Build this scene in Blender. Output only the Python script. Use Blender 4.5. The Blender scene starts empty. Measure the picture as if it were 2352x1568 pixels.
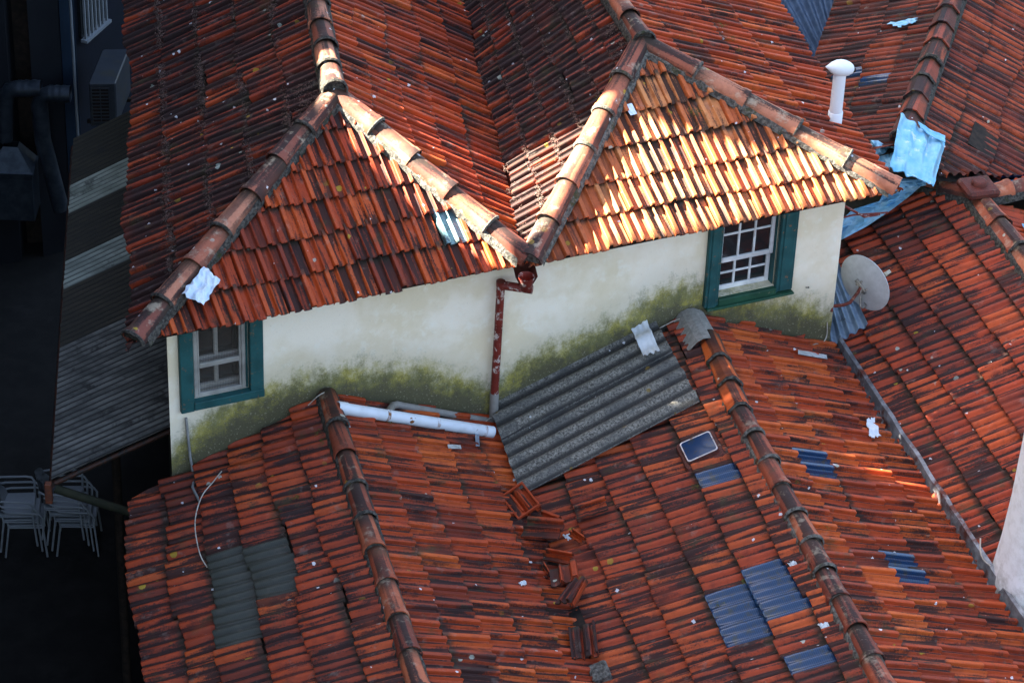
import bpy, bmesh, math, random
from mathutils import Vector as V, Matrix, noise
random.seed(7)
R = math.radians
sc = bpy.context.scene
COL = sc.collection
# ------------------------------------------------------------------ camera
PITCH, ROLL, F, CX, CY = R(34), R(2.33), 6735.0, 1176.0, 784.0
CAM = V((0, 0, 22.4))
Fw = V((0, math.cos(PITCH), -math.sin(PITCH)))
r0 = V((1, 0, 0)); u0 = V((0, math.sin(PITCH), math.cos(PITCH)))
Rt = r0 * math.cos(ROLL) + u0 * math.sin(ROLL)
Up = u0 * math.cos(ROLL) - r0 * math.sin(ROLL)
cd = bpy.data.cameras.new('camera'); cam = bpy.data.objects.new('camera', cd); COL.objects.link(cam)
m = Matrix((Rt, Up, -Fw)).transposed().to_4x4(); m.translation = CAM
cam.matrix_world = m
cd.sensor_width = 36; cd.lens = 36 * F / 2352; cd.clip_start = .5; cd.clip_end = 2000
sc.camera = cam

def ray(x, y): return (Fw * F + Rt * (x - CX) - Up * (y - CY)).normalized()
def W(x, y, z):                       # photo point on the level plane z
    d = ray(x, y); return CAM + d * ((z - CAM.z) / d.z)
def WP(x, y, p, n):                   # photo point on any plane
    d = ray(x, y); return CAM + d * ((p - CAM).dot(n) / d.dot(n))
def pix(p):
    q = p - CAM; w = q.dot(Fw)
    return (CX + F * q.dot(Rt) / w, CY - F * q.dot(Up) / w)
Z = V((0, 0, 1))

# ------------------------------------------------------------------ objects
def tag(o, label=None, cat=None, group=None, kind=None):
    if label: o['label'] = label
    if cat: o['category'] = cat
    if group: o['group'] = group
    if kind or cat: o['kind'] = kind or 'thing'
    return o
def empty(name, loc, label, cat, group=None, rz=0):
    o = bpy.data.objects.new(name, None); COL.objects.link(o)
    o.location = loc; o.rotation_euler = (0, 0, rz); o.empty_display_size = .1
    return tag(o, label, cat, group)
class MB:
    """collects faces; build() links them as one mesh object"""
    def __init__(s): s.v = []; s.f = []; s.mi = []; s.sm = []; s.uv = []; s.tone = []
    def face(s, pts, mi=0, sm=False, uv=None, tone=(0, 0, 0)):
        b = len(s.v); s.v += [tuple(p) for p in pts]; s.f.append(tuple(range(b, b + len(pts))))
        s.mi.append(mi); s.sm.append(sm); s.uv += list(uv) if uv else [(.5, .6)] * len(pts); s.tone.append(tone)
    def grid(s, rows, mi=0, sm=True, uvf=None, tone=(0, 0, 0), closed=False):
        b = len(s.v); n = len(rows[0])
        for r in rows: s.v += [tuple(p) for p in r]
        for i in range(len(rows) - 1):
            for j in range(n if closed else n - 1):
                k = (j + 1) % n
                s.f.append((b + i*n + j, b + i*n + k, b + (i+1)*n + k, b + (i+1)*n + j))
                s.mi.append(mi); s.sm.append(sm); s.tone.append(tone)
                if uvf: s.uv += [uvf(i, j), uvf(i, j+1), uvf(i+1, j+1), uvf(i+1, j)]
                else: s.uv += [(.5, .6)] * 4
    def box(s, c, ax, hx, ay, hy, az, hz, mi=0, bev=0.0, tone=(0, 0, 0)):
        c = V(c); ax = V(ax).normalized(); ay = V(ay).normalized(); az = V(az).normalized()
        P = lambda i, j, k: c + ax*hx*i + ay*hy*j + az*hz*k
        if bev <= 0:
            for q in (((-1,-1,-1),(-1,1,-1),(1,1,-1),(1,-1,-1)), ((-1,-1,1),(1,-1,1),(1,1,1),(-1,1,1)),
                      ((-1,-1,-1),(1,-1,-1),(1,-1,1),(-1,-1,1)), ((1,1,-1),(-1,1,-1),(-1,1,1),(1,1,1)),
                      ((-1,1,-1),(-1,-1,-1),(-1,-1,1),(-1,1,1)), ((1,-1,-1),(1,1,-1),(1,1,1),(1,-1,1))):
                s.face([P(*t) for t in q], mi, tone=tone)
            return
        bm = bmesh.new(); bmesh.ops.create_cube(bm, size=2)
        for v in bm.verts: v.co = V((v.co.x*hx, v.co.y*hy, v.co.z*hz))
        bmesh.ops.bevel(bm, geom=bm.edges[:], offset=bev, segments=1, affect='EDGES')
        for f in bm.faces: s.face([c + ax*v.co.x + ay*v.co.y + az*v.co.z for v in f.verts], mi, tone=tone)
        bm.free()
    def tube(s, pts, r, n=10, mi=0, caps=True, tone=(0, 0, 0)):
        pts = [V(p) for p in pts]; rs = r if isinstance(r, (list, tuple)) else [r] * len(pts)
        rows = []; ref = None
        for i, p in enumerate(pts):
            t = ((pts[min(i+1, len(pts)-1)] - pts[max(i-1, 0)])).normalized()
            if ref is None:
                ref = t.orthogonal().normalized()
            ref = (ref - t * ref.dot(t)).normalized()
            q = t.cross(ref)
            rows.append([p + (ref*math.cos(2*math.pi*k/n) + q*math.sin(2*math.pi*k/n)) * rs[i] for k in range(n)])
        s.grid(rows, mi, True, closed=True, tone=tone)
        if caps:
            s.face(list(reversed(rows[0])), mi, tone=tone); s.face(rows[-1], mi, tone=tone)
    def build(s, name, mats, parent=None, clip=(), local=False, weld=False):
        me = bpy.data.meshes.new(name)
        o = bpy.data.objects.new(name, me)
        off = V((0, 0, 0))
        if parent is not None:
            o.parent = parent
            if not local: 
                p = parent
                while p is not None: off += V(p.location); p = p.parent
        me.from_pydata([tuple(V(v) - off) for v in s.v], [], s.f)
        me.polygons.foreach_set('material_index', s.mi)
        me.polygons.foreach_set('use_smooth', s.sm)
        uvl = me.uv_layers.new(name='UVMap')
        uvl.data.foreach_set('uv', [c for t in s.uv for c in t])
        at = me.attributes.new('tone', 'FLOAT_VECTOR', 'FACE')
        at.data.foreach_set('vector', [c for t in s.tone for c in t])
        for mm in (mats if isinstance(mats, (list, tuple)) else [mats]): me.materials.append(mm)
        if clip or weld:
            bm = bmesh.new(); bm.from_mesh(me)
            if weld: bmesh.ops.remove_doubles(bm, verts=bm.verts[:], dist=1e-4)
            for (co, no) in clip:
                bmesh.ops.bisect_plane(bm, geom=bm.verts[:] + bm.edges[:] + bm.faces[:], plane_co=co - off, plane_no=no, clear_outer=True)
            bm.to_mesh(me); bm.free()
        me.update(); COL.objects.link(o)
        return o
def vclip(a, b, keep):                # vertical cutting plane through a-b that keeps the side of `keep`
    n = (b - a).cross(Z).normalized()
    if (keep - a).dot(n) > 0: n = -n
    return (a, n)

# ------------------------------------------------------------------ materials
class NT:
    def __init__(s, name):
        s.m = bpy.data.materials.new(name); s.m.use_nodes = True
        s.t = s.m.node_tree; s.n = s.t.nodes; s.b = s.n['Principled BSDF']
    def N(s, typ, **kw):
        x = s.n.new(typ)
        for k, v in kw.items(): setattr(x, k, v)
        return x
    def L(s, a, b): s.t.links.new(a, b)
    def val(s, sock, v):
        if hasattr(v, 'is_output') or hasattr(v, 'links'): s.L(v, sock)
        else: sock.default_value = v
    def math(s, op, a, b=0.0, clamp=False):
        x = s.N('ShaderNodeMath', operation=op, use_clamp=clamp); s.val(x.inputs[0], a); s.val(x.inputs[1], b); return x.outputs[0]
    def mix(s, f, a, b):
        x = s.N('ShaderNodeMix', data_type='RGBA', clamp_factor=True)
        s.val(x.inputs[0], f); s.val(x.inputs[6], c4(a)); s.val(x.inputs[7], c4(b)); return x.outputs[2]
    def noise(s, vec, scale, detail=3, rough=.55, dist=0):
        x = s.N('ShaderNodeTexNoise'); x.inputs['Scale'].default_value = scale; x.inputs['Detail'].default_value = detail
        x.inputs['Roughness'].default_value = rough; x.inputs['Distortion'].default_value = dist
        if vec is not None: s.L(vec, x.inputs['Vector'])
        return x.outputs['Fac']
    def ramp(s, f, a, b):             # smooth 0..1 between a and b
        x = s.N('ShaderNodeMapRange', interpolation_type='SMOOTHSTEP'); s.val(x.inputs[0], f)
        s.val(x.inputs[1], a); s.val(x.inputs[2], b); return x.outputs[0]
    def geo(s): return s.N('ShaderNodeNewGeometry').outputs['Position']
    def mapv(s, vec, scale=(1, 1, 1), loc=(0, 0, 0)):
        x = s.N('ShaderNodeMapping'); s.L(vec, x.inputs[0]); x.inputs['Scale'].default_value = scale
        s.val(x.inputs['Location'], loc); return x.outputs[0]
    def spots(s, vec, scale, prob, rad, jit=.25):   # sparse round patches (lichen, droppings)
        v = s.N('ShaderNodeTexVoronoi'); s.L(vec, v.inputs['Vector']); v.inputs['Scale'].default_value = scale
        n = s.noise(vec, scale * 4, 2)
        d = s.math('ADD', v.outputs['Distance'], s.math('MULTIPLY', s.math('SUBTRACT', n, .5), jit))
        sp = s.N('ShaderNodeSeparateColor'); s.L(v.outputs['Color'], sp.inputs[0])
        sel = s.math('LESS_THAN', sp.outputs[0], prob)
        r = s.math('MULTIPLY', sp.outputs[1], rad)
        return s.math('MULTIPLY', s.ramp(s.math('SUBTRACT', s.math('ADD', r, .03), d), 0, .03), sel)
    def bump(s, h, strength, dist):
        x = s.N('ShaderNodeBump'); x.inputs['Strength'].default_value = strength; x.inputs['Distance'].default_value = dist
        s.L(h, x.inputs['Height']); s.L(x.outputs[0], s.b.inputs['Normal'])
    def out(s, col=None, rough=.8, metal=0.0, spec=.3):
        if col is not None: s.val(s.b.inputs['Base Color'], c4(col))
        s.val(s.b.inputs['Roughness'], rough); s.val(s.b.inputs['Metallic'], metal)
        s.b.inputs['Specular IOR Level'].default_value = spec
        return s.m
def c4(c):
    return (*c, 1) if isinstance(c, tuple) and len(c) == 3 else c

def clay(name, lo, mid, hi, grime=.5, moss=.3, lich=.06, seed=0.0, pans=(.22, .50, .64), pale=.22, dark=(.018, .011, .010)):
    """weathered fired clay: a tone of its own per tile, soot and algae streaks down the channels, lichen"""
    t = NT(name)
    at = t.N('ShaderNodeAttribute', attribute_name='tone'); sp = t.N('ShaderNodeSeparateXYZ'); t.L(at.outputs['Vector'], sp.inputs[0])
    uv = t.N('ShaderNodeUVMap', uv_map='UVMap').outputs[0]
    pos = t.geo()
    tx, ty, tz = sp.outputs
    su = t.N('ShaderNodeSeparateXYZ'); t.L(uv, su.inputs[0])
    base = t.mix(t.ramp(tx, 0, .5), lo, mid); base = t.mix(t.ramp(tx, .5, 1), base, hi)
    n1 = t.noise(pos, 9, 4, .6)
    base = t.mix(t.math('MULTIPLY', t.ramp(n1, .45, .75), .55), base, lo)
    # streaks that follow the length of the tile
    off = t.N('ShaderNodeCombineXYZ'); t.val(off.inputs[0], t.math('MULTIPLY', ty, 37)); t.val(off.inputs[1], t.math('MULTIPLY', tz, 91))
    uvo = t.N('ShaderNodeVectorMath', operation='ADD'); t.L(uv, uvo.inputs[0]); t.L(off.outputs[0], uvo.inputs[1])
    st = t.noise(t.mapv(uvo.outputs[0], (5.5, .7, 1)), 1, 3, .55)
    fine = t.noise(pos, 55, 4, .7)
    us = su.outputs[0]                # the channels of the tile, where soot and algae collect
    ch = t.math('MAXIMUM', t.math('MULTIPLY', t.ramp(us, pans[0], pans[0]+.06), t.ramp(us, pans[1]+.06, pans[1])), t.math('MULTIPLY', t.ramp(us, pans[2], pans[2]+.06), t.ramp(us, 1.2, .99)))
    lev = t.math('ADD', t.math('ADD', t.math('MULTIPLY', tz, .19), t.math('MULTIPLY', ch, .21)), grime * .42 - .21)
    streak = t.ramp(t.math('ADD', t.math('ADD', st, t.math('MULTIPLY', t.math('SUBTRACT', fine, .5), .35)), lev), .58, .74)
    big = t.noise(pos, 1.1, 3)
    streak = t.math('MULTIPLY', streak, t.ramp(t.math('ADD', big, grime * .25), .3, .62))
    col = t.mix(t.math('MULTIPLY', streak, .93), base, dark)
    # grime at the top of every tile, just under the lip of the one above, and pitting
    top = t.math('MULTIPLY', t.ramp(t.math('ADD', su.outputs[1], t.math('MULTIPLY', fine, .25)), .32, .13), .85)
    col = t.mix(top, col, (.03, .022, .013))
    pit = t.ramp(fine, .62, .70)
    col = t.mix(t.math('MULTIPLY', pit, .25 + grime * .5), col, dark)
    # moss green tint in damp patches
    mz = t.math('MULTIPLY', t.ramp(t.noise(pos, 3.1, 5, .7), .60 - moss * .12, .72), .55)
    col = t.mix(mz, col, (.055, .05, .018))
    clus = t.ramp(t.noise(pos, .9, 3, .6), .50, .60); clus2 = t.ramp(t.noise(t.mapv(pos, (1, 1, 1), (7, 3, 2)), 1.1, 3, .6), .50, .60)
    pl = t.math('MULTIPLY', t.ramp(t.noise(pos, 5.3, 4, .7), .60 - (.06 if pale > .3 else 0), .7), pale)
    col = t.mix(pl, col, (.30, .24, .20) if pale < .3 else (.46, .38, .27))
    col = t.mix(t.math('MULTIPLY', t.spots(pos, 8, lich * 2.2, .30), t.math('MULTIPLY', clus, .9)), col, (.36, .24, .02))
    col = t.mix(t.math('MULTIPLY', t.spots(t.mapv(pos, (1, 1, 1), (3.3, 7.1, 1)), 9.5, lich * 1.2, .28), t.math('MULTIPLY', clus2, .85)), col, (.40, .44, .36))
    col = t.mix(t.math('MULTIPLY', t.spots(t.mapv(pos, (1, 1, 1), (9.3, 1.1, 5)), 16, lich * .5, .28, .5), .9), col, (.72, .70, .70))
    t.bump(t.math('ADD', fine, t.math('MULTIPLY', n1, 1.5)), .5, .006)
    return t.out(col, t.math('ADD', .60, t.math('MULTIPLY', streak, .15)), spec=.35)

def rough_mat(name, a, b, scale=12, rough=.9, bump=.5, dist=.006, c=None, cscale=3, spec=.25, metal=0.0, cth=.55, stretch=(1, 1, 1)):
    t = NT(name); p = t.mapv(t.geo(), stretch)
    n = t.noise(p, scale, 5, .65)
    col = t.mix(t.ramp(n, .35, .68), a, b)
    if c: col = t.mix(t.ramp(t.noise(p, cscale, 5, .7), cth, cth + .12), col, c)
    t.bump(n, bump, dist)
    return t.out(col, rough, metal, spec)

M = {}
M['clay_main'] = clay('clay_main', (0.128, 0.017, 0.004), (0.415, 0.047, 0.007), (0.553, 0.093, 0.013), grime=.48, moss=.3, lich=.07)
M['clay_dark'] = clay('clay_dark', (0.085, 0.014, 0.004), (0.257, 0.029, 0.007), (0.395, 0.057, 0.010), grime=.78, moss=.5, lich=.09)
M['clay_hip'] = clay('clay_hip', (0.146, 0.018, 0.006), (0.381, 0.048, 0.008), (0.516, 0.088, 0.013), grime=.30, moss=.2, lich=.05)
M['clay_sunlit'] = clay('clay_sunlit', (.19, .034, .012), (.44, .100, .026), (.56, .21, .07), grime=.22, moss=.15, lich=.07)  # paler copy of the hip clay, sunlight put into its colour
M['clay_low'] = clay('clay_low', (0.168, 0.022, 0.007), (0.405, 0.051, 0.008), (0.532, 0.098, 0.014), grime=.46, moss=.35, lich=.06)
M['clay_lowdark'] = clay('clay_lowdark', (0.128, 0.018, 0.006), (0.356, 0.043, 0.007), (0.483, 0.081, 0.011), grime=.56, moss=.45, lich=.06, pans=(.22, .42, .70))
M['clay_far'] = clay('clay_far', (0.128, 0.018, 0.006), (0.395, 0.045, 0.008), (0.514, 0.077, 0.011), grime=.50, moss=.3, lich=.05, pans=(.22, .42, .70))
M['clay_upper'] = clay('clay_upper', (0.069, 0.011, 0.004), (0.217, 0.029, 0.008), (0.356, 0.057, 0.013), grime=.60, moss=.3, lich=.04, pans=(.22, .42, .70))
M['clay_cap'] = clay('clay_cap', (0.176, 0.044, 0.026), (0.370, 0.106, 0.053), (0.458, 0.176, 0.097), grime=.40, moss=.25, lich=.12, pale=.6)
M['clay_caplow'] = clay('clay_caplow', (0.150, 0.031, 0.018), (0.334, 0.069, 0.028), (0.440, 0.123, 0.053), grime=.38, moss=.3, lich=.08, pale=.42)
M['under'] = rough_mat('underlay', (.012, .009, .007), (.03, .02, .014))
M['mortar'] = rough_mat('mortar', (.045, .04, .034), (.18, .165, .14), 26, bump=1, dist=.02, c=(.05, .05, .02), cscale=5)
M['mortar_dark'] = rough_mat('mortar_dark', (.022, .02, .017), (.10, .09, .075), 30, bump=1, dist=.02, c=(.03, .035, .012), cscale=5)
SUN_AZ, SUN_EL = R(82), R(37)          # azimuth from +Y (away from the camera) towards -X (left)
# ------------------------------------------------------------------ tiles
PROF = {
 'rib': [(0, 0), (.012, .034), (.04, .043), (.18, .043), (.21, .036), (.228, .004), (.30, -.006), (.45, -.002), (.51, .010), (.555, .036), (.59, .040), (.625, .014), (.69, -.004), (.85, -.006), (.985, .003), (1, 0)],
 'wave': [(0, -.004), (.02, .018), (.06, .034), (.12, .041), (.18, .036), (.24, .016), (.28, .001), (.36, -.002), (.42, .010), (.47, .030), (.54, .039), (.60, .036), (.66, .016), (.70, .002), (.78, -.003), (.84, .008), (.89, .016), (.94, .012), (.98, -.002), (1, -.004)],
}
def sagf(p, amp, seed): return amp * (noise.noise(V((p.x*.45 + seed, p.y*.45, seed*1.7))) + .35*noise.noise(V((p.x*1.3, p.y*1.3, seed))))
class Face:
    """one roof slope: ridge line a-b above, eave line c-d below, tiles laid in courses"""
    def __init__(s, ra, rb, ea, eb, ext0=0.0, ext1=0.0, tw=.225, rows=5, seed=1.0, sag=.03, rise=0.0):
        rd = (rb - ra).normalized(); ed = (eb - ea).normalized()
        s.B0 = ea - ed*ext0; s.B1 = eb + ed*ext1
        s.T0 = ra + rd*(s.B0 - ra).dot(rd); s.T1 = ra + rd*(s.B1 - ra).dot(rd)
        s.T0 = s.T0 + (s.T0 - s.B0)*rise; s.T1 = s.T1 + (s.T1 - s.B1)*rise
        s.nu = max(1, round((s.B1 - s.B0).length / tw)); s.nv = rows; s.seed = seed; s.sag = sag
        n = (s.B1 - s.B0).cross(s.T0 - s.B0).normalized()
        s.N = n if n.z > 0 else -n
        s.down = ((s.B0 - s.T0) + (s.B1 - s.T1)).normalized(); s.along = ed
        s.tl = ((s.B0 - s.T0).length + (s.B1 - s.T1).length) / 2 / rows
    def P(s, u, v, h=0.0):
        a = u / s.nu; b = v / s.nv
        p = (s.T0*(1-a) + s.T1*a)*(1-b) + (s.B0*(1-a) + s.B1*a)*b
        return p + s.N*(h + sagf(p, s.sag, s.seed))
    def at(s, x, y):                  # photo point -> (u, v) on this slope
        p = WP(x, y, (s.T0+s.T1+s.B0+s.B1)/4, s.N)
        e = s.B1 - s.B0; L = e.length; a = (p - s.B0).dot(e)/L/L
        t = s.T0*(1-a)+s.T1*a; b = s.B0*(1-a)+s.B1*a
        return a*s.nu, (p-t).dot(b-t)/(b-t).length_squared*s.nv
    def pt(s, x, y, h=0.0):
        u, v = s.at(x, y); return s.P(u, v, h)
def tiles(face, name, mat, parent, prof='rib', clip=(), rng=None, lift=.034, skip=(), wob=.12, stag=.5, toneb=0.0, text=None, jit=1.0, vmin=0, deck=True, glass=(), gmat=None):
    rng = rng or random.Random(int(face.seed*100) + 5)
    pr = PROF[prof]; body = MB(); gl = [face.at(*q) for q in glass]; made = []
    skipset = set(skip)
    for j in range(vmin, face.nv):
        ph = (j % 2) * stag + rng.uniform(-.08, .08)
        for i in range(-1, face.nu + 1):
            if (i, j) in skipset: continue
            u0_ = i + ph + rng.uniform(-.035, .035)*jit
            if u0_ < -.5 or u0_ > face.nu + .1: continue
            v0 = j + wob*noise.noise(V((i*.23, j*1.9, face.seed))) + rng.uniform(-.03, .03)*jit
            h0 = rng.uniform(0, .008)*jit; rot = rng.uniform(-.02, .02)*jit; tilt = rng.uniform(-.006, .006)*jit
            lf = lift + rng.uniform(-.006, .012)*jit
            g = (rng.random()*.75 + toneb + .25*(.5+noise.noise(V((i*.4, j*.4, face.seed)))), rng.random(), min(1, max(0, rng.gauss(.45, .3))))
            W_ = .985
            def pt(s_, t_, h_): return face.P(u0_ + W_*s_ + rot*t_, v0 + t_, h_ + h0 + tilt*s_ + lf*t_)
            ts = (-.08, .45, 1.02, 1.05); dz = (0, 0, 0, -.007)
            mb = body
            if any(j <= gv - .02 < j+1 and u0_ <= gu < u0_ + 1 for gu, gv in gl): mb = MB(); made.append(mb)
            b = len(mb.v); n = len(pr)
            for t_, d_ in zip(ts, dz):
                for s_, h_ in pr: mb.v.append(tuple(pt(s_, t_, h_ + d_)))
            for q in range(3):
                for k in range(n - 1):
                    mb.f.append((b+q*n+k, b+q*n+k+1, b+(q+1)*n+k+1, b+(q+1)*n+k)); mb.mi.append(0); mb.sm.append(q < 2 and prof == 'wave'); mb.tone.append(g)
                    mb.uv += [(pr[k][0], ts[q]), (pr[k+1][0], ts[q]), (pr[k+1][0], ts[q+1]), (pr[k][0], ts[q+1])]
            c = len(mb.v)
            for s_, h_ in pr: mb.v.append(tuple(pt(s_, 1.045, h_ - .024)))
            for k in range(n - 1):
                mb.f.append((b+3*n+k, b+3*n+k+1, c+k+1, c+k)); mb.mi.append(0); mb.sm.append(False); mb.tone.append(g)
                mb.uv += [(pr[k][0], 1.0), (pr[k+1][0], 1.0), (pr[k+1][0], 1.05), (pr[k][0], 1.05)]
            for s_, k in ((0, 0), (1, n-1)):
                q = [pt(s_, -.08, 0), pt(s_, 1.05, 0), pt(s_, 1.045, -.028), pt(s_, -.08, -.028)]
                mb.face(q, 0, False, [(s_, 0), (s_, 1), (s_, 1), (s_, 0)], g)
            if text and mb is body:                  # raised lettering along the wide rib
                for poly in text:
                    mb.face([pt(.11 + yy, .12 + .80*xx, .0385) for xx, yy in poly], 1, False, None, g)
    if deck:
        N = 12
        body.grid([[face.P(face.nu*i/N, (face.nv-.08)*j/N, -.045) for i in range(N+1)] for j in range(N+1)], 2)
    for g_ in made: g_.build('glass_tile', [gmat, gmat], parent, clip)
    return body.build(name, [mat, M['letters'], M['under']], parent, clip)

def text_polys(word):
    cu = bpy.data.curves.new('t', 'FONT'); cu.body = word; cu.size = 1; cu.resolution_u = 1; cu.align_x = 'CENTER'; cu.align_y = 'CENTER'
    o = bpy.data.objects.new('t', cu); COL.objects.link(o)
    dg = bpy.context.evaluated_depsgraph_get(); me = o.evaluated_get(dg).to_mesh()
    co = [v.co.copy() for v in me.vertices]; x0 = min(c.x for c in co); x1 = max(c.x for c in co)
    hh = max(abs(c.y) for c in co)
    polys = [[((co[i].x - x0)/(x1 - x0), -co[i].y/hh*.040) for i in p.vertices] for p in me.polygons]
    o.evaluated_get(dg).to_mesh_clear(); bpy.data.objects.remove(o); bpy.data.curves.remove(cu)
    return polys
M['letters'] = rough_mat('pressed_letters', (.15, .03, .012), (.34, .08, .03))

def caps(name, pts, parent, mat, r=.105, L=.40, seed=1, flare=.010, ang=False, lumps=1.0, mort='mortar', bedw=1.12, endcap=True, lift=.0, flip=False, ringmat=None, bed=.012):
    """barrel tiles overlapping along a ridge or hip, on a bed of mortar; pts run from the top down"""
    rng = random.Random(seed); pts = [V(p) for p in pts]
    seg = [(pts[i+1]-pts[i]).length for i in range(len(pts)-1)]; tot = sum(seg); n = max(1, round(tot/L))
    def at(d):
        for i, s_ in enumerate(seg):
            if d <= s_ or i == len(seg)-1: return pts[i] + (pts[i+1]-pts[i])*(d/s_)
            d -= s_
    mb = MB(); mo = MB(); K = 4 if ang else 10
    for i in range(n):
        a = at(tot*i/n); b = at(min(tot, tot*(i+1)/n)); t = (b-a).normalized()
        b = b + t*.05
        side = t.cross(Z).normalized(); up = side.cross(t).normalized()
        jx = rng.uniform(-.012, .012); jz = rng.uniform(0, .012)
        a = a + side*(jx + rng.uniform(-.01, .01)) + up*(jz + lift); b = b + side*jx + up*(jz + .020 + lift)
        g = (rng.random(), rng.random(), min(1, max(0, rng.gauss(.45, .3))))
        ra = r*rng.uniform(.92, .98); rb = r*rng.uniform(1.02, 1.08)
        ths = [math.pi*(-.08 + 1.16*k/K) for k in range(K+1)]
        if ang: ths = [math.pi*q for q in (-.05, .05, .38, .5, .62, .95, 1.05)]
        rows = []
        for f_, rr, zz in ((0, ra, 0), (.5, (ra+rb)/2, 0), (.86, rb*.985, 0), (.90, rb*.99+flare, .0), (1, rb+flare, 0)):
            c = a + (b-a)*f_
            rows.append([c + side*math.cos(th)*rr*(1.0 if not ang else 1.05) + up*(math.sin(th)*rr*(.92 if not ang else .9)-.02) for th in ths])
        mb.grid(rows, 0, not ang, lambda i_, j_: (j_/len(ths), i_/5), g)
        inner = [rows[-1][k] + (a + (b-a) - rows[-1][k])*.13 for k in range(len(ths))]
        mb.grid([rows[-1], inner], 0, False, lambda i_, j_: (j_/len(ths), 1), g)
        c = a + (b-a)*.985
        rn = [c + side*math.cos(th)*(rb-.012) + up*(math.sin(th)*(rb-.012)*.9-.02) for th in ths]
        if i == n-1 or rng.random() < .6 or not endcap:
            mo.face(rn if rng.random() < 2 else rn)
        if rng.random() < .6*lumps:  # squeezed-out mortar ring at the joint
            k0 = 1; rr = rb + flare + .002
            rows = []
            for q, (dd, e) in enumerate(((.006, -.010), (.002, .004), (.016, .004), (.03, -.014))):
                rows.append([b + t*(dd-.005) + side*math.cos(th)*(rr+e*(1+.5*noise.noise(V((i*3.1, th*3, q))))) + up*(math.sin(th)*(rr+e)*.92-.02) for th in ths])
            mo.grid(rows, 0, True)
    # mortar bed either side
    st = max(8, int(tot/.05)); rows = []
    prof = [(-bedw-.10, -.075), (-bedw, -.02), (-.95, bed), (.0, .0), (.95, bed), (bedw, -.02), (bedw+.10, -.075)]
    for i in range(st+1):
        c = at(tot*i/st*.999); t = (at(min(tot, tot*(i+1)/st)) - at(tot*max(0, i-1)/st)).normalized(); side = t.cross(Z).normalized()
        row = []
        for k, (x_, z_) in enumerate(prof):
            j_ = .11*noise.noise(V((i*.37+seed, k*2.3, 1))) if k not in (3,) else 0
            row.append(c + side*(x_+j_)*r + Z*(z_ + .35*j_*r + lift*.5))
        rows.append(row)
    mo.grid(rows, 0, True)
    o = mb.build(name, mat, parent)
    return o, mo
# ------------------------------------------------------------------ main house frame
ZE = 7.0
EL, EM, ER = W(316, 790, ZE), W(1203, 618, ZE), W(2048, 443, ZE)
d = (ER - EL).normalized(); d.z = 0; d.normalize()
nrm = V((d.y, -d.x, 0))                        # out of the front wall, towards the camera
WO = EL - nrm*.30                              # a point of the front wall plane
def WW(x, y, out=0.0): return WP(x, y, WO + nrm*out, nrm)
def sz(x, y): p = WW(x, y); return (p - WO).dot(d), p.z
def wp(s, z, out=0.0): p = WO + d*s + nrm*out; return V((p.x, p.y, z))
HP = R(29)
hn = (nrm*math.sin(HP) + Z*math.cos(HP)).normalized()  # both hipped ends lie in this slope
A1, A2 = WP(766, 222, EL, hn), WP(1474, 104, EL, hn)
R1b = W(722, -20, A1.z); R2b = W(1392, -20, A2.z)
E1b = W(292, -20, ZE); V1a, V1b = W(1195, 610, ZE), W(1046, -20, ZE)
V2a, V2b = W(1218, 612, ZE), W(1062, -20, ZE); E2b = W(1762, -20, ZE)
zr1 = WW(748, 915).z; zr2 = WW(1582, 728).z; zv = WW(1143, 965).z; zg = WW(1897, 797).z; zc = WW(395, 1130).z
TXT = text_polys('UTILIDADE')

M['wall'] = None
def wall_material():
    """rendered wall: chalky white, grey-cream patches, a damp green band whose outline comes from the `moss` attribute"""
    t = NT('lime_render'); p = t.geo()
    at = t.N('ShaderNodeAttribute', attribute_name='moss').outputs['Fac']
    ns = t.noise(p, 7, 6, .7); n2 = t.noise(p, 1.3, 4, .6); f = t.noise(p, 45, 4, .7)
    col = t.mix(t.ramp(n2, .38, .62), (.95, .85, .67), (.82, .70, .48))
    col = t.mix(t.math('MULTIPLY', t.ramp(ns, .5, .7), .6), col, (.95, .89, .74))
    col = t.mix(t.math('MULTIPLY', t.ramp(f, .60, .72), .30), col, (.48, .43, .34))
    near = t.ramp(at, -.55, -.05)
    col = t.mix(t.math('MULTIPLY', near, .55), col, (.55, .49, .36))
    a2 = t.math('ADD', at, t.math('MULTIPLY', t.math('SUBTRACT', ns, .5), .55))
    a2 = t.math('ADD', a2, t.math('MULTIPLY', t.math('SUBTRACT', f, .5), .30))
    a2 = t.math('ADD', a2, t.math('MULTIPLY', t.math('SUBTRACT', t.noise(t.mapv(p, (1, 1, .3)), 9, 5, .7), .5), .30))
    g = t.ramp(a2, -.24, .09)
    green = t.mix(t.ramp(t.noise(p, 4, 5, .7), .4, .65), (.15, .145, .040), (.33, .28, .035))
    green = t.mix(t.ramp(t.math('ADD', a2, t.math('MULTIPLY', t.math('SUBTRACT', n2, .5), .3)), .02, .26), green, (.060, .056, .022))
    green = t.mix(t.math('MULTIPLY', t.ramp(f, .58, .66), .7), green, (.42, .38, .24))
    green = t.mix(t.math('MULTIPLY', t.ramp(t.noise(p, 90, 2, .7), .58, .66), .6), green, (.03, .028, .015))
    col = t.mix(t.math('MULTIPLY', g, .93), col, green)
    red = t.spots(t.mapv(p, (1, 1, .35)), 2.6, .10, .10)
    col = t.mix(t.math('MULTIPLY', red, .6), col, (.45, .16, .13))
    t.bump(t.math('ADD', ns, t.math('MULTIPLY', f, .5)), .35, .008)
    return t.out(col, .92, spec=.2)
M['wall'] = wall_material()
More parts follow.
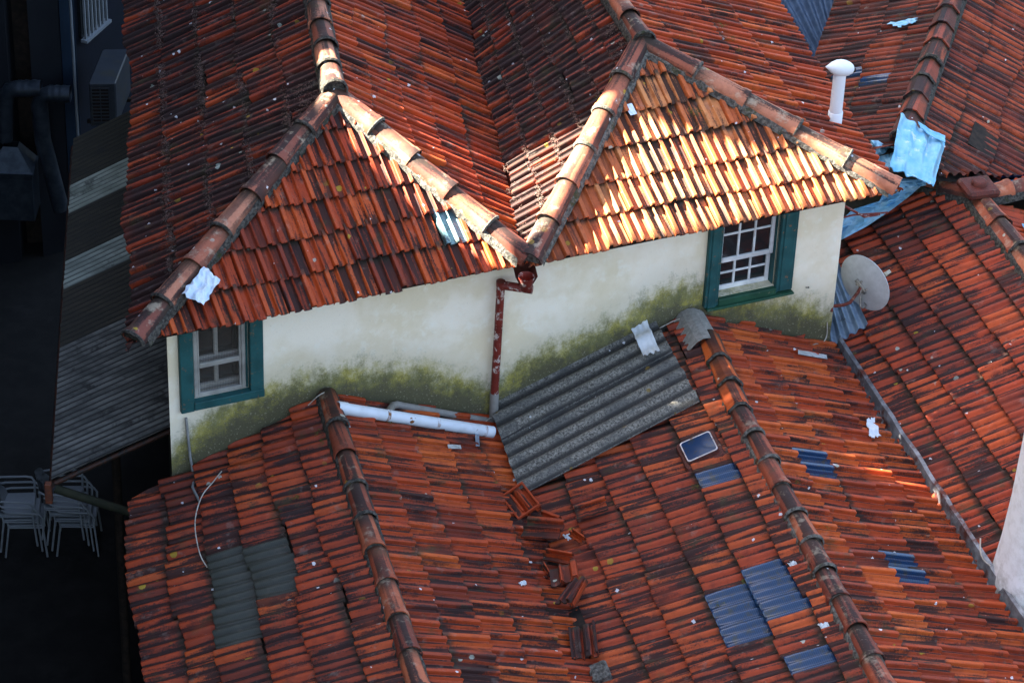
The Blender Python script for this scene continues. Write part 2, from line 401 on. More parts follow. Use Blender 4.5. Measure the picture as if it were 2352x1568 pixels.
def paint(name, a, under, amt=.60, rough=.6):
    t = NT(name); p = t.geo(); n = t.noise(p, 14, 6, .75)
    col = t.mix(t.ramp(t.noise(p, 5, 3), .3, .7), a, tuple(c*.65 for c in a))
    col = t.mix(t.ramp(n, amt, amt+.05), col, under); t.bump(n, .5, .004)
    return t.out(col, rough)
M['teal'] = paint('teal_paint', (.018, .095, .095), (.15, .10, .06), .585)
M['greenpaint'] = paint('green_paint', (.018, .085, .045), (.12, .13, .08), .60)
M['whitepaint'] = paint('white_paint', (.80, .79, .76), (.32, .22, .13), .66)
M['greypaint'] = paint('grey_frame_paint', (.38, .36, .32), (.25, .21, .17), .68)
M['dark'] = rough_mat('dark_room', (.006, .005, .005), (.016, .012, .010))
def glass(name, col=(.015, .017, .018), rough=.08):
    t = NT(name); return t.out(col, rough, spec=.6)
M['glass'] = glass('window_pane')
def screen_mat():
    t = NT('insect_screen'); p = t.geo()
    dv = t.N('ShaderNodeVectorMath', operation='DOT_PRODUCT'); t.L(p, dv.inputs[0]); dv.inputs[1].default_value = tuple(d)
    sx = t.N('ShaderNodeSeparateXYZ'); t.L(p, sx.inputs[0])
    def w(s_): return t.math('GREATER_THAN', t.math('FRACT', t.math('MULTIPLY', s_, 62)), .80)
    k = t.math('MAXIMUM', w(dv.outputs['Value']), w(sx.outputs[2]))
    t.val(t.b.inputs['Alpha'], t.math('MULTIPLY', k, .55)); return t.out((.16, .13, .10), .7)
M['screen'] = screen_mat()
M['rustpipe'] = paint('flaking_red_pipe', (.20, .028, .018), (.50, .42, .37), .55, .5)
M['pvcgrey'] = rough_mat('grey_pvc', (.30, .28, .25), (.22, .20, .17), 5, .5, .05)
def pvc():
    t = NT('white_pvc'); p = t.geo()
    col = t.mix(t.ramp(t.noise(p, 4, 4), .4, .7), (.66, .70, .74), (.55, .58, .60))
    col = t.mix(t.ramp(t.noise(t.mapv(p, (1, 1, 1)), 7, 3, .6), .68, .71), col, (.20, .07, .02))
    return t.out(col, .4)
M['pvc'] = pvc()
M['zinc'] = rough_mat('zinc_flashing', (.20, .23, .27), (.32, .35, .40), 6, .5, .2, .004, c=(.10, .10, .09), metal=.3)
M['zincdark'] = rough_mat('dull_gutter_metal', (.12, .12, .13), (.28, .29, .31), 7, .5, .3, .004, c=(.11, .03, .02), cscale=2, metal=.3, cth=.5)
M['clayred'] = rough_mat('red_lead_gutter', (.13, .025, .018), (.22, .05, .03), 9, .55, .4, .004, c=(.4, .36, .34), cscale=6, cth=.66)
M['wirewhite'] = rough_mat('pale_cable', (.55, .50, .42), (.35, .30, .24), 20, .6)
M['fibre'] = None
def fibre():
    t = NT('fibre_cement'); p = t.geo(); n = t.noise(p, 42, 4, .85); b = t.noise(p, 3, 5, .65)
    at = t.N('ShaderNodeUVMap', uv_map='UVMap').outputs[0]; su = t.N('ShaderNodeSeparateXYZ'); t.L(at, su.inputs[0])
    col = t.mix(t.ramp(n, .35, .68), (.050, .046, .040), (.30, .28, .235))
    col = t.mix(t.math('MULTIPLY', t.ramp(b, .48, .62), .65), col, (.08, .08, .075))
    low = t.math('MULTIPLY', su.outputs[0], .85)            # black crust that lies in the troughs
    col = t.mix(t.math('MULTIPLY', t.ramp(t.math('ADD', low, t.math('MULTIPLY', n, .6)), .75, 1.1), .8), col, (.022, .022, .022))
    col = t.mix(t.ramp(t.noise(p, 16, 3, .6), .68, .73), col, (.012, .013, .016))
    col = t.mix(t.math('MULTIPLY', t.spots(p, 8, .10, .28), .8), col, (.20, .13, .03))
    col = t.mix(t.math('MULTIPLY', t.spots(t.mapv(p, (1, 1, 1), (4, 2, 1)), 14, .05, .3), .9), col, (.6, .6, .6))
    t.bump(n, .8, .008); return t.out(col, .9, spec=.2)
M['fibre'] = fibre()
M['glasstile'] = None
def glasstile(name, a, b, rough=.12):
    t = NT(name); uv = t.N('ShaderNodeUVMap', uv_map='UVMap').outputs[0]
    su = t.N('ShaderNodeSeparateXYZ'); t.L(uv, su.inputs[0])
    k = t.math('GREATER_THAN', t.math('FRACT', t.math('MULTIPLY', su.outputs[1], 22)), .55)
    n = t.noise(t.geo(), 10, 4, .7)
    col = t.mix(t.math('MULTIPLY', k, .45), a, b); col = t.mix(t.math('MULTIPLY', t.ramp(n, .50, .68), .8), col, (.05, .045, .03))
    return t.out(col, rough, spec=.5)
M['glassblue'] = glasstile('blue_glass_tile', (.012, .034, .085), (.03, .07, .15), .12)
M['glassaqua'] = glasstile('aqua_glass_tile', (.10, .20, .22), (.32, .44, .46))
M['glassgrey'] = glasstile('dirty_grey_plastic_tile', (.026, .028, .018), (.042, .043, .030), .6)

# ------------------------------------------------------------------ main house
hb = wp(3.9, 0) - nrm*3
house = empty('main_house', (hb.x, hb.y, 0), 'cream rendered house with two hipped orange tile roofs, teal windows and mossy wall base', 'house')
S0, S1 = .37, 7.66
ZT = 6.98
w1 = dict(s=(sz(443, 900)[0], sz(572, 880)[0]), z=(sz(508, 905)[1], 6.83))
w2 = dict(s=(sz(1652, 600)[0], sz(1783, 600)[0]), z=(sz(1714, 668)[1], 6.83))
mossline = [(360, 1080), (395, 1050), (450, 985), (520, 940), (600, 905), (690, 876), (800, 856), (900, 852), (1000, 862), (1080, 880), (1128, 900), (1150, 875), (1200, 840), (1260, 812), (1330, 785), (1400, 750), (1470, 705), (1540, 668), (1600, 660), (1640, 688), (1720, 690), (1800, 695), (1880, 712), (1940, 730)]
ml = [sz(*p) for p in mossline]
def mossz(s_):
    for (a, za), (b, zb) in zip(ml, ml[1:]):
        if s_ <= b: return za + (zb-za)*max(0, (s_-a)/(b-a))
    return ml[-1][1]
mb = MB()
ss = [S0]; step = .08
cuts = sorted([S0, S1, *w1['s'], *w2['s']])
sl = []
for a, b in zip(cuts, cuts[1:]):
    n = max(1, int((b-a)/step)); sl += [a + (b-a)*i/n for i in range(n)]
sl.append(cuts[-1])
zcuts = sorted({0.0, 4.3, w1['z'][0], w2['z'][0], 6.83, ZT}); zl = []
for a, b in zip(zcuts, zcuts[1:]):
    n = max(1, int((b-a)/(.08 if b > 4.4 else 1.0))); zl += [a + (b-a)*i/n for i in range(n)]
zl.append(ZT)
for i in range(len(sl)-1):
    for j in range(len(zl)-1):
        sm, zm = (sl[i]+sl[i+1])/2, (zl[j]+zl[j+1])/2
        if any(w['s'][0] < sm < w['s'][1] and w['z'][0] < zm < w['z'][1] for w in (w1, w2)): continue
        mb.face([wp(sl[i], zl[j]), wp(sl[i+1], zl[j]), wp(sl[i+1], zl[j+1]), wp(sl[i], zl[j+1])])
for w in (w1, w2):                   # reveals
    (a, b), (z0, z1) = w['s'], w['z']
    for q in (((a, z0), (b, z0)), ((b, z0), (b, z1)), ((b, z1), (a, z1)), ((a, z1), (a, z0))):
        mb.face([wp(*q[0]), wp(*q[1]), wp(*q[1], -.35), wp(*q[0], -.35)])
eld = (E1b - EL); eld.z = 0; eld.normalize(); erd = (E2b - ER); erd.z = 0; erd.normalize()
c0, c1 = wp(S0, 0), wp(S1, 0); c3 = c0 + eld*8.5; c2 = c1 + erd*5.5
def up(p, z): return V((p.x, p.y, z))
def sheet(m_, a, b, z0, z1, n=12):
    for i in range(n):
        p, q = a + (b-a)*i/n, a + (b-a)*(i+1)/n
        m_.face([up(p, z0), up(q, z0), up(q, z1), up(p, z1)])
sheet(mb, c3, c0, 0, ZT); sheet(mb, c1, c2, 0, ZT); sheet(mb, c2, c3, 0, ZT)
wallo = mb.build('wall', M['wall'], house, weld=True)
at = wallo.data.attributes.new('moss', 'FLOAT', 'POINT')
hl = V(house.location)
vals = []
for v in wallo.data.vertices:
    p = v.co + hl; s_ = (p - WO).dot(d)
    vals.append(mossz(s_) - p.z)
at.data.foreach_set('value', vals)

def board(m_, s0, s1, z0, z1, o0, o1, mi=0, bev=.006):   # a board standing on the wall plane
    m_.box(wp((s0+s1)/2, (z0+z1)/2, (o0+o1)/2), d, (s1-s0)/2, Z, (z1-z0)/2, nrm, (o1-o0)/2, mi, bev)
# left window: teal surround, insect screen, one crossbar
def window_left():
    (a, b), (z0, z1) = w1['s'], w1['z']
    win = MB()
    board(win, a-.135, a, z0-.10, z1, -.02, .055); board(win, b, b+.135, z0-.03, z1, -.02, .055)
    board(win, a-.004, b+.136, z0-.085, z0+.004, -.02, .07)
    board(win, a, a+.02, z0, z1, -.25, -.02); board(win, b-.02, b, z0, z1, -.25, -.02)
    w = win.build('window', M['teal'], house); w['label'] = 'left window, teal frame with insect screen'
    s = MB()
    a2, b2 = a+.022, b-.022
    for x in (a2, b2-.04): board(s, x, x+.04, z0+.002, z1, -.07, -.02)
    board(s, a2+.04, b2-.04, z0+.002, z0+.045, -.069, -.021)
    for x in (a2+.042, b2-.062): board(s, x, x+.02, z0+.045, z1, -.06, -.03)
    zc_ = sz(508, 835)[1]; board(s, a2+.062, b2-.062, zc_-.028, zc_+.028, -.065, -.025)
    s.build('screen_frame', M['greypaint'], w)
    s = MB(); s.face([wp(a2+.04, z0+.04, -.045), wp(b2-.04, z0+.04, -.045), wp(b2-.04, z1, -.045), wp(a2+.04, z1, -.045)])
    s.build('insect_screen', M['screen'], w)
    s = MB(); board(s, (a+b)/2-.022, (a+b)/2+.022, z0+.06, z1, -.17, -.13); board(s, a2, b2, z0, z0+.07, -.175, -.125)
    board(s, a2, b2, zc_-.03, zc_+.03, -.172, -.128)
    s.build('sash', M['greypaint'], w)
    s = MB(); s.face([wp(a2, z0, -.155), wp(b2, z0, -.155), wp(b2, z1, -.155), wp(a2, z1, -.155)])
    s.build('pane', M['glass'], w)
window_left()
def window_right():
    (a, b), (z0, z1) = w2['s'], w2['z']
    win = MB()
    sa = sz(1617, 650)[0]; sb = sz(1820, 600)[0]
    board(win, sa, a, z0-.075, z1, -.03, .05); board(win, a-.02, b+.02, z0-.074, z0-.02, -.028, .045); board(win, b, sb, z0-.06, z1, -.03, .05)
    board(win, sa+.03, a-.03, z0-.08, z1, .05, .062); board(win, b+.035, sb-.03, z0-.05, z1, .05, .062)
    board(win, a, a+.015, z0, z1, -.25, -.03); board(win, b-.015, b, z0, z1, -.25, -.03)
    w = win.build('window', M['teal'], house); w['label'] = 'right window, peeling teal frame round a white sash'
    s = MB(); board(s, sa+.02, sb+.01, z0-.105, z0-.08, -.02, .09); board(s, a+.002, b-.002, z0-.078, z0-.004, -.06, .06)
    s.build('sill', M['greenpaint'], w)
    a2, b2 = a+.017, b-.017
    zm = sz(1712, 596)[1]              # meeting rail
    def sash(name, za, zb, out, rows, mat):
        s = MB(); fr = .045
        board(s, a2, a2+fr, za, zb, out-.04, out); board(s, b2-fr, b2, za, zb, out-.04, out)
        board(s, a2+fr, b2-fr, za, za+.055, out-.039, out-.001); board(s, a2+fr, b2-fr, zb-.04, zb, out-.039, out-.001)
        W3 = (b2-a2-2*fr)/3
        for k in (1, 2): board(s, a2+fr+W3*k-.013, a2+fr+W3*k+.013, za+.055, zb-.04, out-.034, out-.004)
        hh = (zb-.04-za-.055)/rows
        for k in range(1, rows): board(s, a2+fr, b2-fr, za+.055+hh*k-.012, za+.055+hh*k+.012, out-.036, out-.006)
        o = s.build(name, mat, w)
        return o
    sash('sash', z0+.002, zm, -.10, 2, M['whitepaint']); sash('sash', zm-.03, zm+.62, -.055, 2, M['whitepaint'])
    s = MB(); s.face([wp(a2, z0, -.12), wp(b2, z0, -.12), wp(b2, zm, -.12), wp(a2, zm, -.12)]); s.build('pane', M['glass'], w)
    s = MB(); s.face([wp(a2, zm, -.075), wp(b2, zm, -.075), wp(b2, z1, -.075), wp(a2, z1, -.075)]); s.build('pane', M['glass'], w)
window_right()

# roofs
hipface = lambda e0, e1, apex, rows, seed: Face(up(apex, apex.z) - d*3, up(apex, apex.z) + d*3, e0, e1, .3, .3, .236, rows, seed, .012)
roofm = M
ROWH = 6
h1 = Face(A1 - d, A1 + d, EL, V1a + nrm*.0, .25, .25, .236, 6, 3.0, .012)
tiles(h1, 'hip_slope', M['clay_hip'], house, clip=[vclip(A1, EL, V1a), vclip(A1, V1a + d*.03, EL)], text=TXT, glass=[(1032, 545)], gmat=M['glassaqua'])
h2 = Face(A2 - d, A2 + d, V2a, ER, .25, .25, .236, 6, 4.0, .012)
tiles(h2, 'hip_slope', M['clay_sunlit'], house, clip=[vclip(A2, V2a, ER), vclip(A2, ER, V2a)], text=TXT, toneb=.12)
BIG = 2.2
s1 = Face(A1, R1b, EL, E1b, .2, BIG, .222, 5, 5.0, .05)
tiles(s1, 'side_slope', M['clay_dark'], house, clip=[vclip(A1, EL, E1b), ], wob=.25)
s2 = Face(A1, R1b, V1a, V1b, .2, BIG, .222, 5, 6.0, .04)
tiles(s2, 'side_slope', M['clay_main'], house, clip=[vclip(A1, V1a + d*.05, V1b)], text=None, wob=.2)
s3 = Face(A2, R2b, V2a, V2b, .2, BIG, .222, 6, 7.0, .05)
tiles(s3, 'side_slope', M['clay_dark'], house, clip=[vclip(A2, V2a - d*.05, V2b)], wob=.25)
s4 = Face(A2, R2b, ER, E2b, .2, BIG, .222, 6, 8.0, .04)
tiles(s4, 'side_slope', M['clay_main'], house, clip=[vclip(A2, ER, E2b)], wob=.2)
def cap(name, pts, parent, mat, **k):
    mort = k.pop('mm', 'mortar')
    o, mo = caps(name, pts, parent, mat, **k)
    mo.build('mortar_bed', M[mort], o)
    return o
U_ = lambda p, h: V((p.x, p.y, p.z + h))
cap('ridge_tiles', [U_(A1 + (R1b-A1)*1.45, .07), U_(A1 + (R1b-A1)*.6, .05), U_(A1, .10)], house, M['clay_cap'], seed=2, r=.112, mm='mortar_dark', L=.48)
cap('hip_tiles', [U_(A1, .04), U_(EL, .09)], house, M['clay_cap'], seed=3, r=.112, L=.52, mm='mortar_dark')
cap('hip_tiles', [U_(A1, .05), U_(V1a + d*.04, .11)], house, M['clay_cap'], seed=4, r=.112, L=.52)
cap('ridge_tiles', [U_(A2 + (R2b-A2)*2.0, .07), U_(A2, .08)], house, M['clay_cap'], seed=5, r=.105, L=.5, mm='mortar_dark')
cap('hip_tiles', [U_(A2, .05), U_(V2a, .11)], house, M['clay_cap'], seed=6, r=.112, L=.52)
cap('hip_tiles', [U_(A2, .05), U_(ER, .09)], house, M['clay_cap'], seed=17, r=.112, L=.55)
# valley gutter between the two roofs, its outlet, and the downpipe
mb = MB(); rows = []
gm0, gm1 = (V1a + V2a)/2, (V1b + V2b)/2; gd = (gm1 - gm0).normalized(); gs = gd.cross(Z).normalized()
for i in range(9):
    c = gm0 - gd*.12 + gd*(9.0*i/8) + Z*-.10
    rows.append([c + gs*x + Z*z for x, z in ((-.11, .05), (-.07, -.03), (0, -.06), (.07, -.03), (.11, .05))])
mb.grid(rows); mb.build('valley_gutter', M['clayred'], house)
mb = MB()
e = WW(1214, 640, .26); t0 = WW(1212, 650, .16); t1 = WW(1150, 652, .10); t2 = WW(1134, 948, .075)
rows = []
gq = gm0 - gd*.10; gq.z = 6.93
mb.tube([gq + Z*.02, gq - Z*.10, V((e.x, e.y, 6.78))], [.085, .06, .045], 12, caps=False)
p1 = V((e.x, e.y, 6.80)); p2 = V((e.x, e.y, t0.z)); 
mb.tube([p1, p2], .042, 12)
q1 = V((t1.x, t1.y, p2.z + .0))
mb.tube([p2 + (p2-q1).normalized()*.045, q1], .045, 12)
mb.tube([q1 + Z*.045, V((q1.x, q1.y, q1.z-.12)), V((t2.x, t2.y, WW(1137, 905, .075).z))], [.047, .042, .042], 14)
dp = mb.build('downpipe', M['rustpipe'], house)
mb = MB(); z_ = WW(1137, 905, .075).z
mb.tube([V((t2.x, t2.y, z_+.02)), V((t2.x, t2.y, z_-.30))], .047, 14); mb.build('pipe_foot', M['pvcgrey'], dp)
# ------------------------------------------------------------------ low house in front, M-shaped roof
RB1, RB2 = WW(748, 912), WW(1582, 728); VB = WW(1143, 968); GB = WW(1899, 800)
LB = W(300, 1190, 4.95)
rb1 = W(957, 1568, RB1.z); rb2 = W(2022, 1568, RB2.z); vb = W(1385, 1568, VB.z); gb = W(2344, 1480, GB.z); lb = W(340, 1568, 4.95)
def ext(a, b, L): return a + (b-a).normalized()*L
LEN = 8.0
cb = (ext(RB1, rb1, 4) + ext(RB2, rb2, 4))/2
low = empty('low_house', (cb.x, cb.y, 0), 'low house in front with a double ridged weathered orange tile roof and sunken valley', 'house')
wallclip = (WO + nrm*.015, -nrm)
def sface(ra, ea, rdir, L, rows, seed, back=1.2, tw=.25, sag=.03):
    rd = (rdir).normalized()
    return Face(ra - rd*back, ra + rd*L, ea - rd*back, ea + rd*L, 0, 0, tw, rows, seed, sag)
dirB = (rb1 - RB1).normalized()
f1 = Face(RB1, ext(RB1, rb1, LEN), LB, ext(LB, lb, LEN-1), 1.6, 0, .26, 6, 11, .06)
f2 = Face(RB1, ext(RB1, rb1, LEN), VB, ext(VB, vb, LEN), 1.6, 0, .235, 5, 12, .035)
f3 = Face(RB2, ext(RB2, rb2, LEN+1), VB, ext(VB, vb, LEN), 1.6, 0, .255, 6, 13, .04, rise=.07)
f4 = Face(RB2, ext(RB2, rb2, LEN+1), GB, ext(GB, gb, LEN), 1.6, 0, .235, 5, 14, .035)
def ln(a, b, n=9): return [(a[0]+(b[0]-a[0])*i/n, a[1]+(b[1]-a[1])*i/n) for i in range(n+1)]
def cells(face, pts): # grid cells of the photo points
    out = []
    for x, y in pts:
        u, v = face.at(x, y); out.append((u, v))
    return out
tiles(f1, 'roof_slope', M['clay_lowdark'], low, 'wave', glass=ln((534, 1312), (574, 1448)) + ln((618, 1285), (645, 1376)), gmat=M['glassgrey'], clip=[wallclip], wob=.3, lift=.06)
tiles(f2, 'roof_slope', M['clay_low'], low, 'rib', clip=[wallclip], wob=.2, lift=.045)
tiles(f3, 'roof_slope', M['clay_lowdark'], low, 'wave', glass=ln((1766, 1340), (1788, 1385)) + ln((1682, 1398), (1704, 1444)) + [(1645, 1108), (1865, 1540)], gmat=M['glassblue'], clip=[wallclip, vclip(RB2, rb2, VB)], wob=.2, lift=.062, toneb=.06)
tiles(f4, 'roof_slope', M['clay_low'], low, 'rib', glass=[(1862, 1060), (1882, 1090), (2075, 1312), (2092, 1346)], gmat=M['glassblue'], clip=[wallclip], wob=.2, lift=.045, toneb=.08)
cap('ridge_tiles', [U_(RB1 + nrm*.03, .06), U_(ext(RB1, rb1, 2.2), .045), U_(ext(RB1, rb1, LEN), .06)], low, M['clay_caplow'], seed=21, r=.10, L=.50, mm='mortar_dark')
pa, pb = RB2 + nrm*.45, ext(RB2, rb2, 1.75)
cap('ridge_tiles', [U_(pa, .06), U_(pb, .06)], low, M['clay_low'], seed=22, r=.11, L=.46, ang=True, mm='mortar_dark')
cap('ridge_tiles', [U_(pb, .07), U_(ext(RB2, rb2, 3), .05), U_(ext(RB2, rb2, LEN+1), .06)], low, M['clay_caplow'], seed=23, r=.10, L=.42, mm='mortar')
# grey folded sheet over the top end of the second ridge
mb = MB(); q0, q1 = RB2 + nrm*.02 + Z*.11, ext(RB2, rb2, .62) + Z*.135; t = (q1-q0).normalized(); sd = t.cross(Z).normalized()
rows = []
for i in range(9):
    c = q0 + (q1-q0)*i/8; j = noise.noise(V((i*.9, 0, 0)))
    k = .03*j if i == 8 else 0
    rows.append([c + sd*x + Z*z + t*k*(x*10) for x, z in ((.19, -.125), (.10, -.02), (.035, .012), (-.035, .012), (-.12, -.03), (-.15, -.06))])
mb.grid(rows, 0, False); mb.build('ridge_sheet', rough_mat('weathered_sheet', (.20, .19, .165), (.30, .28, .25), 25), low)
# walls
mb = MB(); pl = [LB + V((.35, 0, 0)), ext(LB, lb, 7) + V((.35, 0, 0)), ext(GB, gb, 8), GB]
off_ = nrm*.02
a, b, c, e_ = [up(p + off_, 0) for p in pl]
sheet(mb, a, b, 0, 4.86, 4); sheet(mb, b, c, 0, 4.86, 4); sheet(mb, c, e_, 0, 4.86, 4)
mb.face([up(wp(S0+.02, 0, .02), 4.3), up(b, 4.3), up(c, 4.3), up(e_, 4.3)])
mb.build('wall', M['pvcgrey'], low)
# wall flashing strip along the junction, with the bare cable that runs over it
fl = [(395, 1126), (500, 1072), (640, 996), (712, 928), (745, 903)]
def flash(name, pts, hgt, out, mat, parent, dip=.0):
    mb = MB(); rows = []
    for x, y in pts:
        p = WW(x, y); rows.append([p + nrm*.006 + Z*hgt, p + nrm*.012 - Z*.01, p + nrm*out - Z*(.03+dip)])
    mb.grid(rows, 0, False); return mb.build(name, mat, parent)
flash('flashing', [(300, 1172), (395, 1130), (500, 1078), (640, 1002), (712, 940), (742, 912)], .05, .10, M['zinc'], low)
flash('flashing', [(1600, 738), (1700, 765), (1800, 790), (1895, 808)], .05, .10, M['zinc'], low)
flash('flashing', [(1500, 768), (1540, 748), (1575, 730)], .03, .08, M['mortar_dark'], low)
# valley gutter, dark, between the two inner slopes
mb = MB(); t = (vb-VB).normalized(); sd = t.cross(Z).normalized(); rows = []
for i in range(16):
    c = VB + t*(LEN*i/15) - Z*.07; rows.append([c + sd*x + Z*z for x, z in ((-.16, .07), (-.06, -.02), (.06, -.02), (.16, .07))])
mb.grid(rows); mb.build('valley_gutter', M['under'], low)
# side gutter, folded dull metal with a raised lip
mb = MB(); t = (gb-GB).normalized(); sd = (Z.cross(t)).normalized(); rows = []
g0 = GB + nrm*.02
for i in range(60):
    c = g0 + sd*.05 + t*(8.0*i/59) + Z*(.05 + .012*noise.noise(V((i*.5, 3, 1)))) + sd*.012*noise.noise(V((i*.35, 8, 1)))
    rows.append([c + sd*x + Z*z for x, z in ((-.10, -.06), (-.02, -.10), (.04, -.085), (.065, .065), (.10, .08), (.115, .04), (.13, -.05))])
SD = sd
mb.grid(rows, 0, False); mb.build('side_gutter', M['zincdark'], low)

# little cast skylight
u, v = f3.at(1612, 1043); mb = MB(); fr = MB()
P3 = lambda a, b, h: f3.P(u + a, v + b, h)
def rr(ku, kv, h, r=.12, n=4):
    o = []
    for sx, sy, a0 in ((1, 1, 0), (-1, 1, 90), (-1, -1, 180), (1, -1, 270)):
        for i in range(n+1):
            a_ = R(a0 + 90*i/n); o.append(P3(sx*(ku-ku*r*1.6) + math.cos(a_)*ku*r*1.6, sy*(kv-kv*r*1.6) + math.sin(a_)*kv*r*1.6, h))
    return o
fr.grid([rr(.86, .52, .05), rr(.80, .49, .075), rr(.62, .42, .075), rr(.60, .40, .115), rr(.52, .36, .115), rr(.50, .345, .10)], 0, False, closed=True)
sk = fr.build('skylight', M['clay_caplow'], low)
fr = MB(); fr.grid([rr(.605, .405, .116), rr(.60, .40, .122), rr(.562, .382, .122), rr(.55, .372, .118)], 0, False, closed=True); fr.build('putty_rim', rough_mat('putty', (.50, .42, .38), (.62, .56, .54), 20, .8, c=(.25, .12, .07), cscale=8, cth=.55), sk)
mb.face(rr(.56, .38, .119)); mb.build('pane', M['glassblue'], sk)

# ------------------------------------------------------------------ house on the right
gR0 = GB + SD*.14 - Z*.06; gRd = (gb-GB).normalized()
rp = R(24); Rn = ((-SD)*math.sin(rp) + Z*math.cos(rp)).normalized()
AR = WP(2243, 462, gR0, Rn); AR2 = WP(2352, 625, gR0, Rn)
AR2 = V((AR2.x, AR2.y, AR.z)); ARL = WP(2112, 424, gR0, Rn)
rh = empty('right_house', (6.3, 25.5, 0), 'house at the right edge with diagonal tile courses and a knobbed hip', 'house')
ddR = gRd
fR = Face(AR - ddR*3, AR + ddR*7, gR0 - ddR*3.5, gR0 + ddR*7, .5, .5, .27, 6, 31, .03)
print('R', AR, AR2, 'len', (AR-gR0).length, fR.tl)
clipR = vclip(WP(1925, 552, gR0, Rn), ARL, gR0 + gRd*3); clipR2 = vclip(ARL, AR, gR0 + gRd*3)
tiles(fR, 'front_slope', M['clay_far'], rh, 'wave', clip=[clipR, clipR2, vclip(AR, AR + gRd*5, gR0)], wob=.15, lift=.05, rng=random.Random(3), jit=.8)
# slope beyond the ridge
far = SD
eR = AR + far*2.2 - Z*1.1
fR2 = Face(AR, AR + ddR*7, eR, eR + ddR*7, 3.0, 0, .25, 5, 32, .03)
AR3 = WP(2352, 437, AR, Z)
tiles(fR2, 'side_slope', M['clay_far'], rh, 'wave', wob=.15, clip=[vclip(AR, AR3, AR + ddR*3)])
bk = (AR3 - AR).normalized(); bn = V((-bk.y, bk.x, 0)); bn = bn if bn.y > 0 else -bn
fR3 = Face(AR - bk*2.2, AR + bk*3, AR - bk*2.2 + bn*1.0 - Z*.5, AR + bk*3 + bn*1.0 - Z*.5, 0, 0, .23, 3, 33, .02)
tiles(fR3, 'back_slope', M['clay_far'], rh, 'wave', clip=[vclip(ARL - (AR-ARL)*.0, AR, AR + bn*3)] )
cap('ridge_tiles', [U_(AR, .05), U_(AR + ddR*6, .05)], rh, M['clay_caplow'], seed=31, r=.13, L=.55, ang=True, mm='mortar_dark')
cap('ridge_tiles', [U_(AR, .05), U_(AR3 + bk*.5, .05)], rh, M['clay_caplow'], seed=32, r=.11, L=.40, mm='mortar_dark')
cap('hip_tiles', [U_(AR, .05), U_(ARL, .05)], rh, M['clay_caplow'], seed=33, r=.12, L=.45, mm='mortar_dark')
mb = MB(); c = AR + Z*.17
mb.box(c, ddR, .19, ddR.cross(Z), .19, Z, .05, 0, .03); mb.tube([c + Z*.04, c + Z*.09, c + Z*.10], [.09, .085, .06], 16)
mb.build('ridge_knob', M['clay_low'], rh)
mb = MB(); pl = [gR0 + SD*.12 - ddR*2.5, gR0 + SD*.12 + ddR*8, eR + ddR*8 - SD*.2, eR - ddR*1 - SD*.2]
pl = [up(p, 0) for p in pl]
for i in range(4): sheet(mb, pl[i], pl[(i+1) % 4], 0, 4.75 if i != 2 else 5.0, 3)
mb.build('wall', M['pvcgrey'], rh)

# ------------------------------------------------------------------ house at the upper right
uh = empty('upper_house', (8, 32, 0), 'dark red tiled house at the upper right, ridge running away, silver patch at its foot', 'house')
ZU = 6.3
uA, uB = W(2050, 395, ZU), W(2197, -20, ZU); ut = (uB-uA).normalized(); us = ut.cross(Z).normalized()   # us points right
print('U', uA, uB, math.degrees(math.atan2(ut.y, ut.x)))
eL0 = uA - us*2.6 - Z*1.25; eR0 = uA + us*2.15 - Z*1.15
fU1 = Face(uA - ut*.3, uA + ut*8, eL0 - ut*.8, eL0 + ut*8, 0, 0, .25, 7, 41, .03)
fU2 = Face(uA - ut*.3, uA + ut*8, eR0 - ut*.3, eR0 + ut*8, 0, 0, .25, 5, 42, .03)
u_, v_ = fU2.at(2252, 333)
skip2 = set()
kc = fU1.pt(1868, 140); kd = fU1.pt(1922, -10)
tiles(fU1, 'side_slope', M['clay_upper'], uh, 'wave', glass=[(1990, 168), (1996, 190)], gmat=M['glassblue'], wob=.2, lift=.045, clip=[vclip(kc, kd, uA), vclip(fU1.pt(2056, 338), fU1.pt(1950, 368), uB)])
cut = WP(2060, 400, uA, (us*.5+Z).normalized()); cut2 = WP(2335, 408, uA, (us*.5+Z).normalized())
tiles(fU2, 'side_slope', M['clay_upper'], uh, 'wave', wob=.2, lift=.05, toneb=.3, clip=[vclip(cut, cut2, uB)])
cap('ridge_tiles', [U_(uB + ut*2, .05), U_(uA + ut*.72, .05)], uh, M['clay_upper'], seed=41, r=.13, L=.45, ang=True, mm='mortar_dark')
mb = MB(); P2 = lambda a, b, h: fU2.P(u_ + a, v_ + b, h)
mb.box(P2(0, 0, .06), fU2.along, .26, fU2.down, .17, fU2.N, .02); mb.build('gap_shade_slab', M['under'], uh)  # dark slab laid on the slope as the shade of a gap
mb = MB(); kt = (kd-kc).normalized()
pl = [up(p, 0) for p in (kc + us*.35 - kt*1.2, kc + us*.35 + kt*6, eR0 - us*.2 + ut*7.5, eR0 - us*.2 + ut*.2)]
for i in range(4): sheet(mb, pl[i], pl[(i+1) % 4], 0, 4.9, 3)
mb.build('wall', M['pvcgrey'], uh)
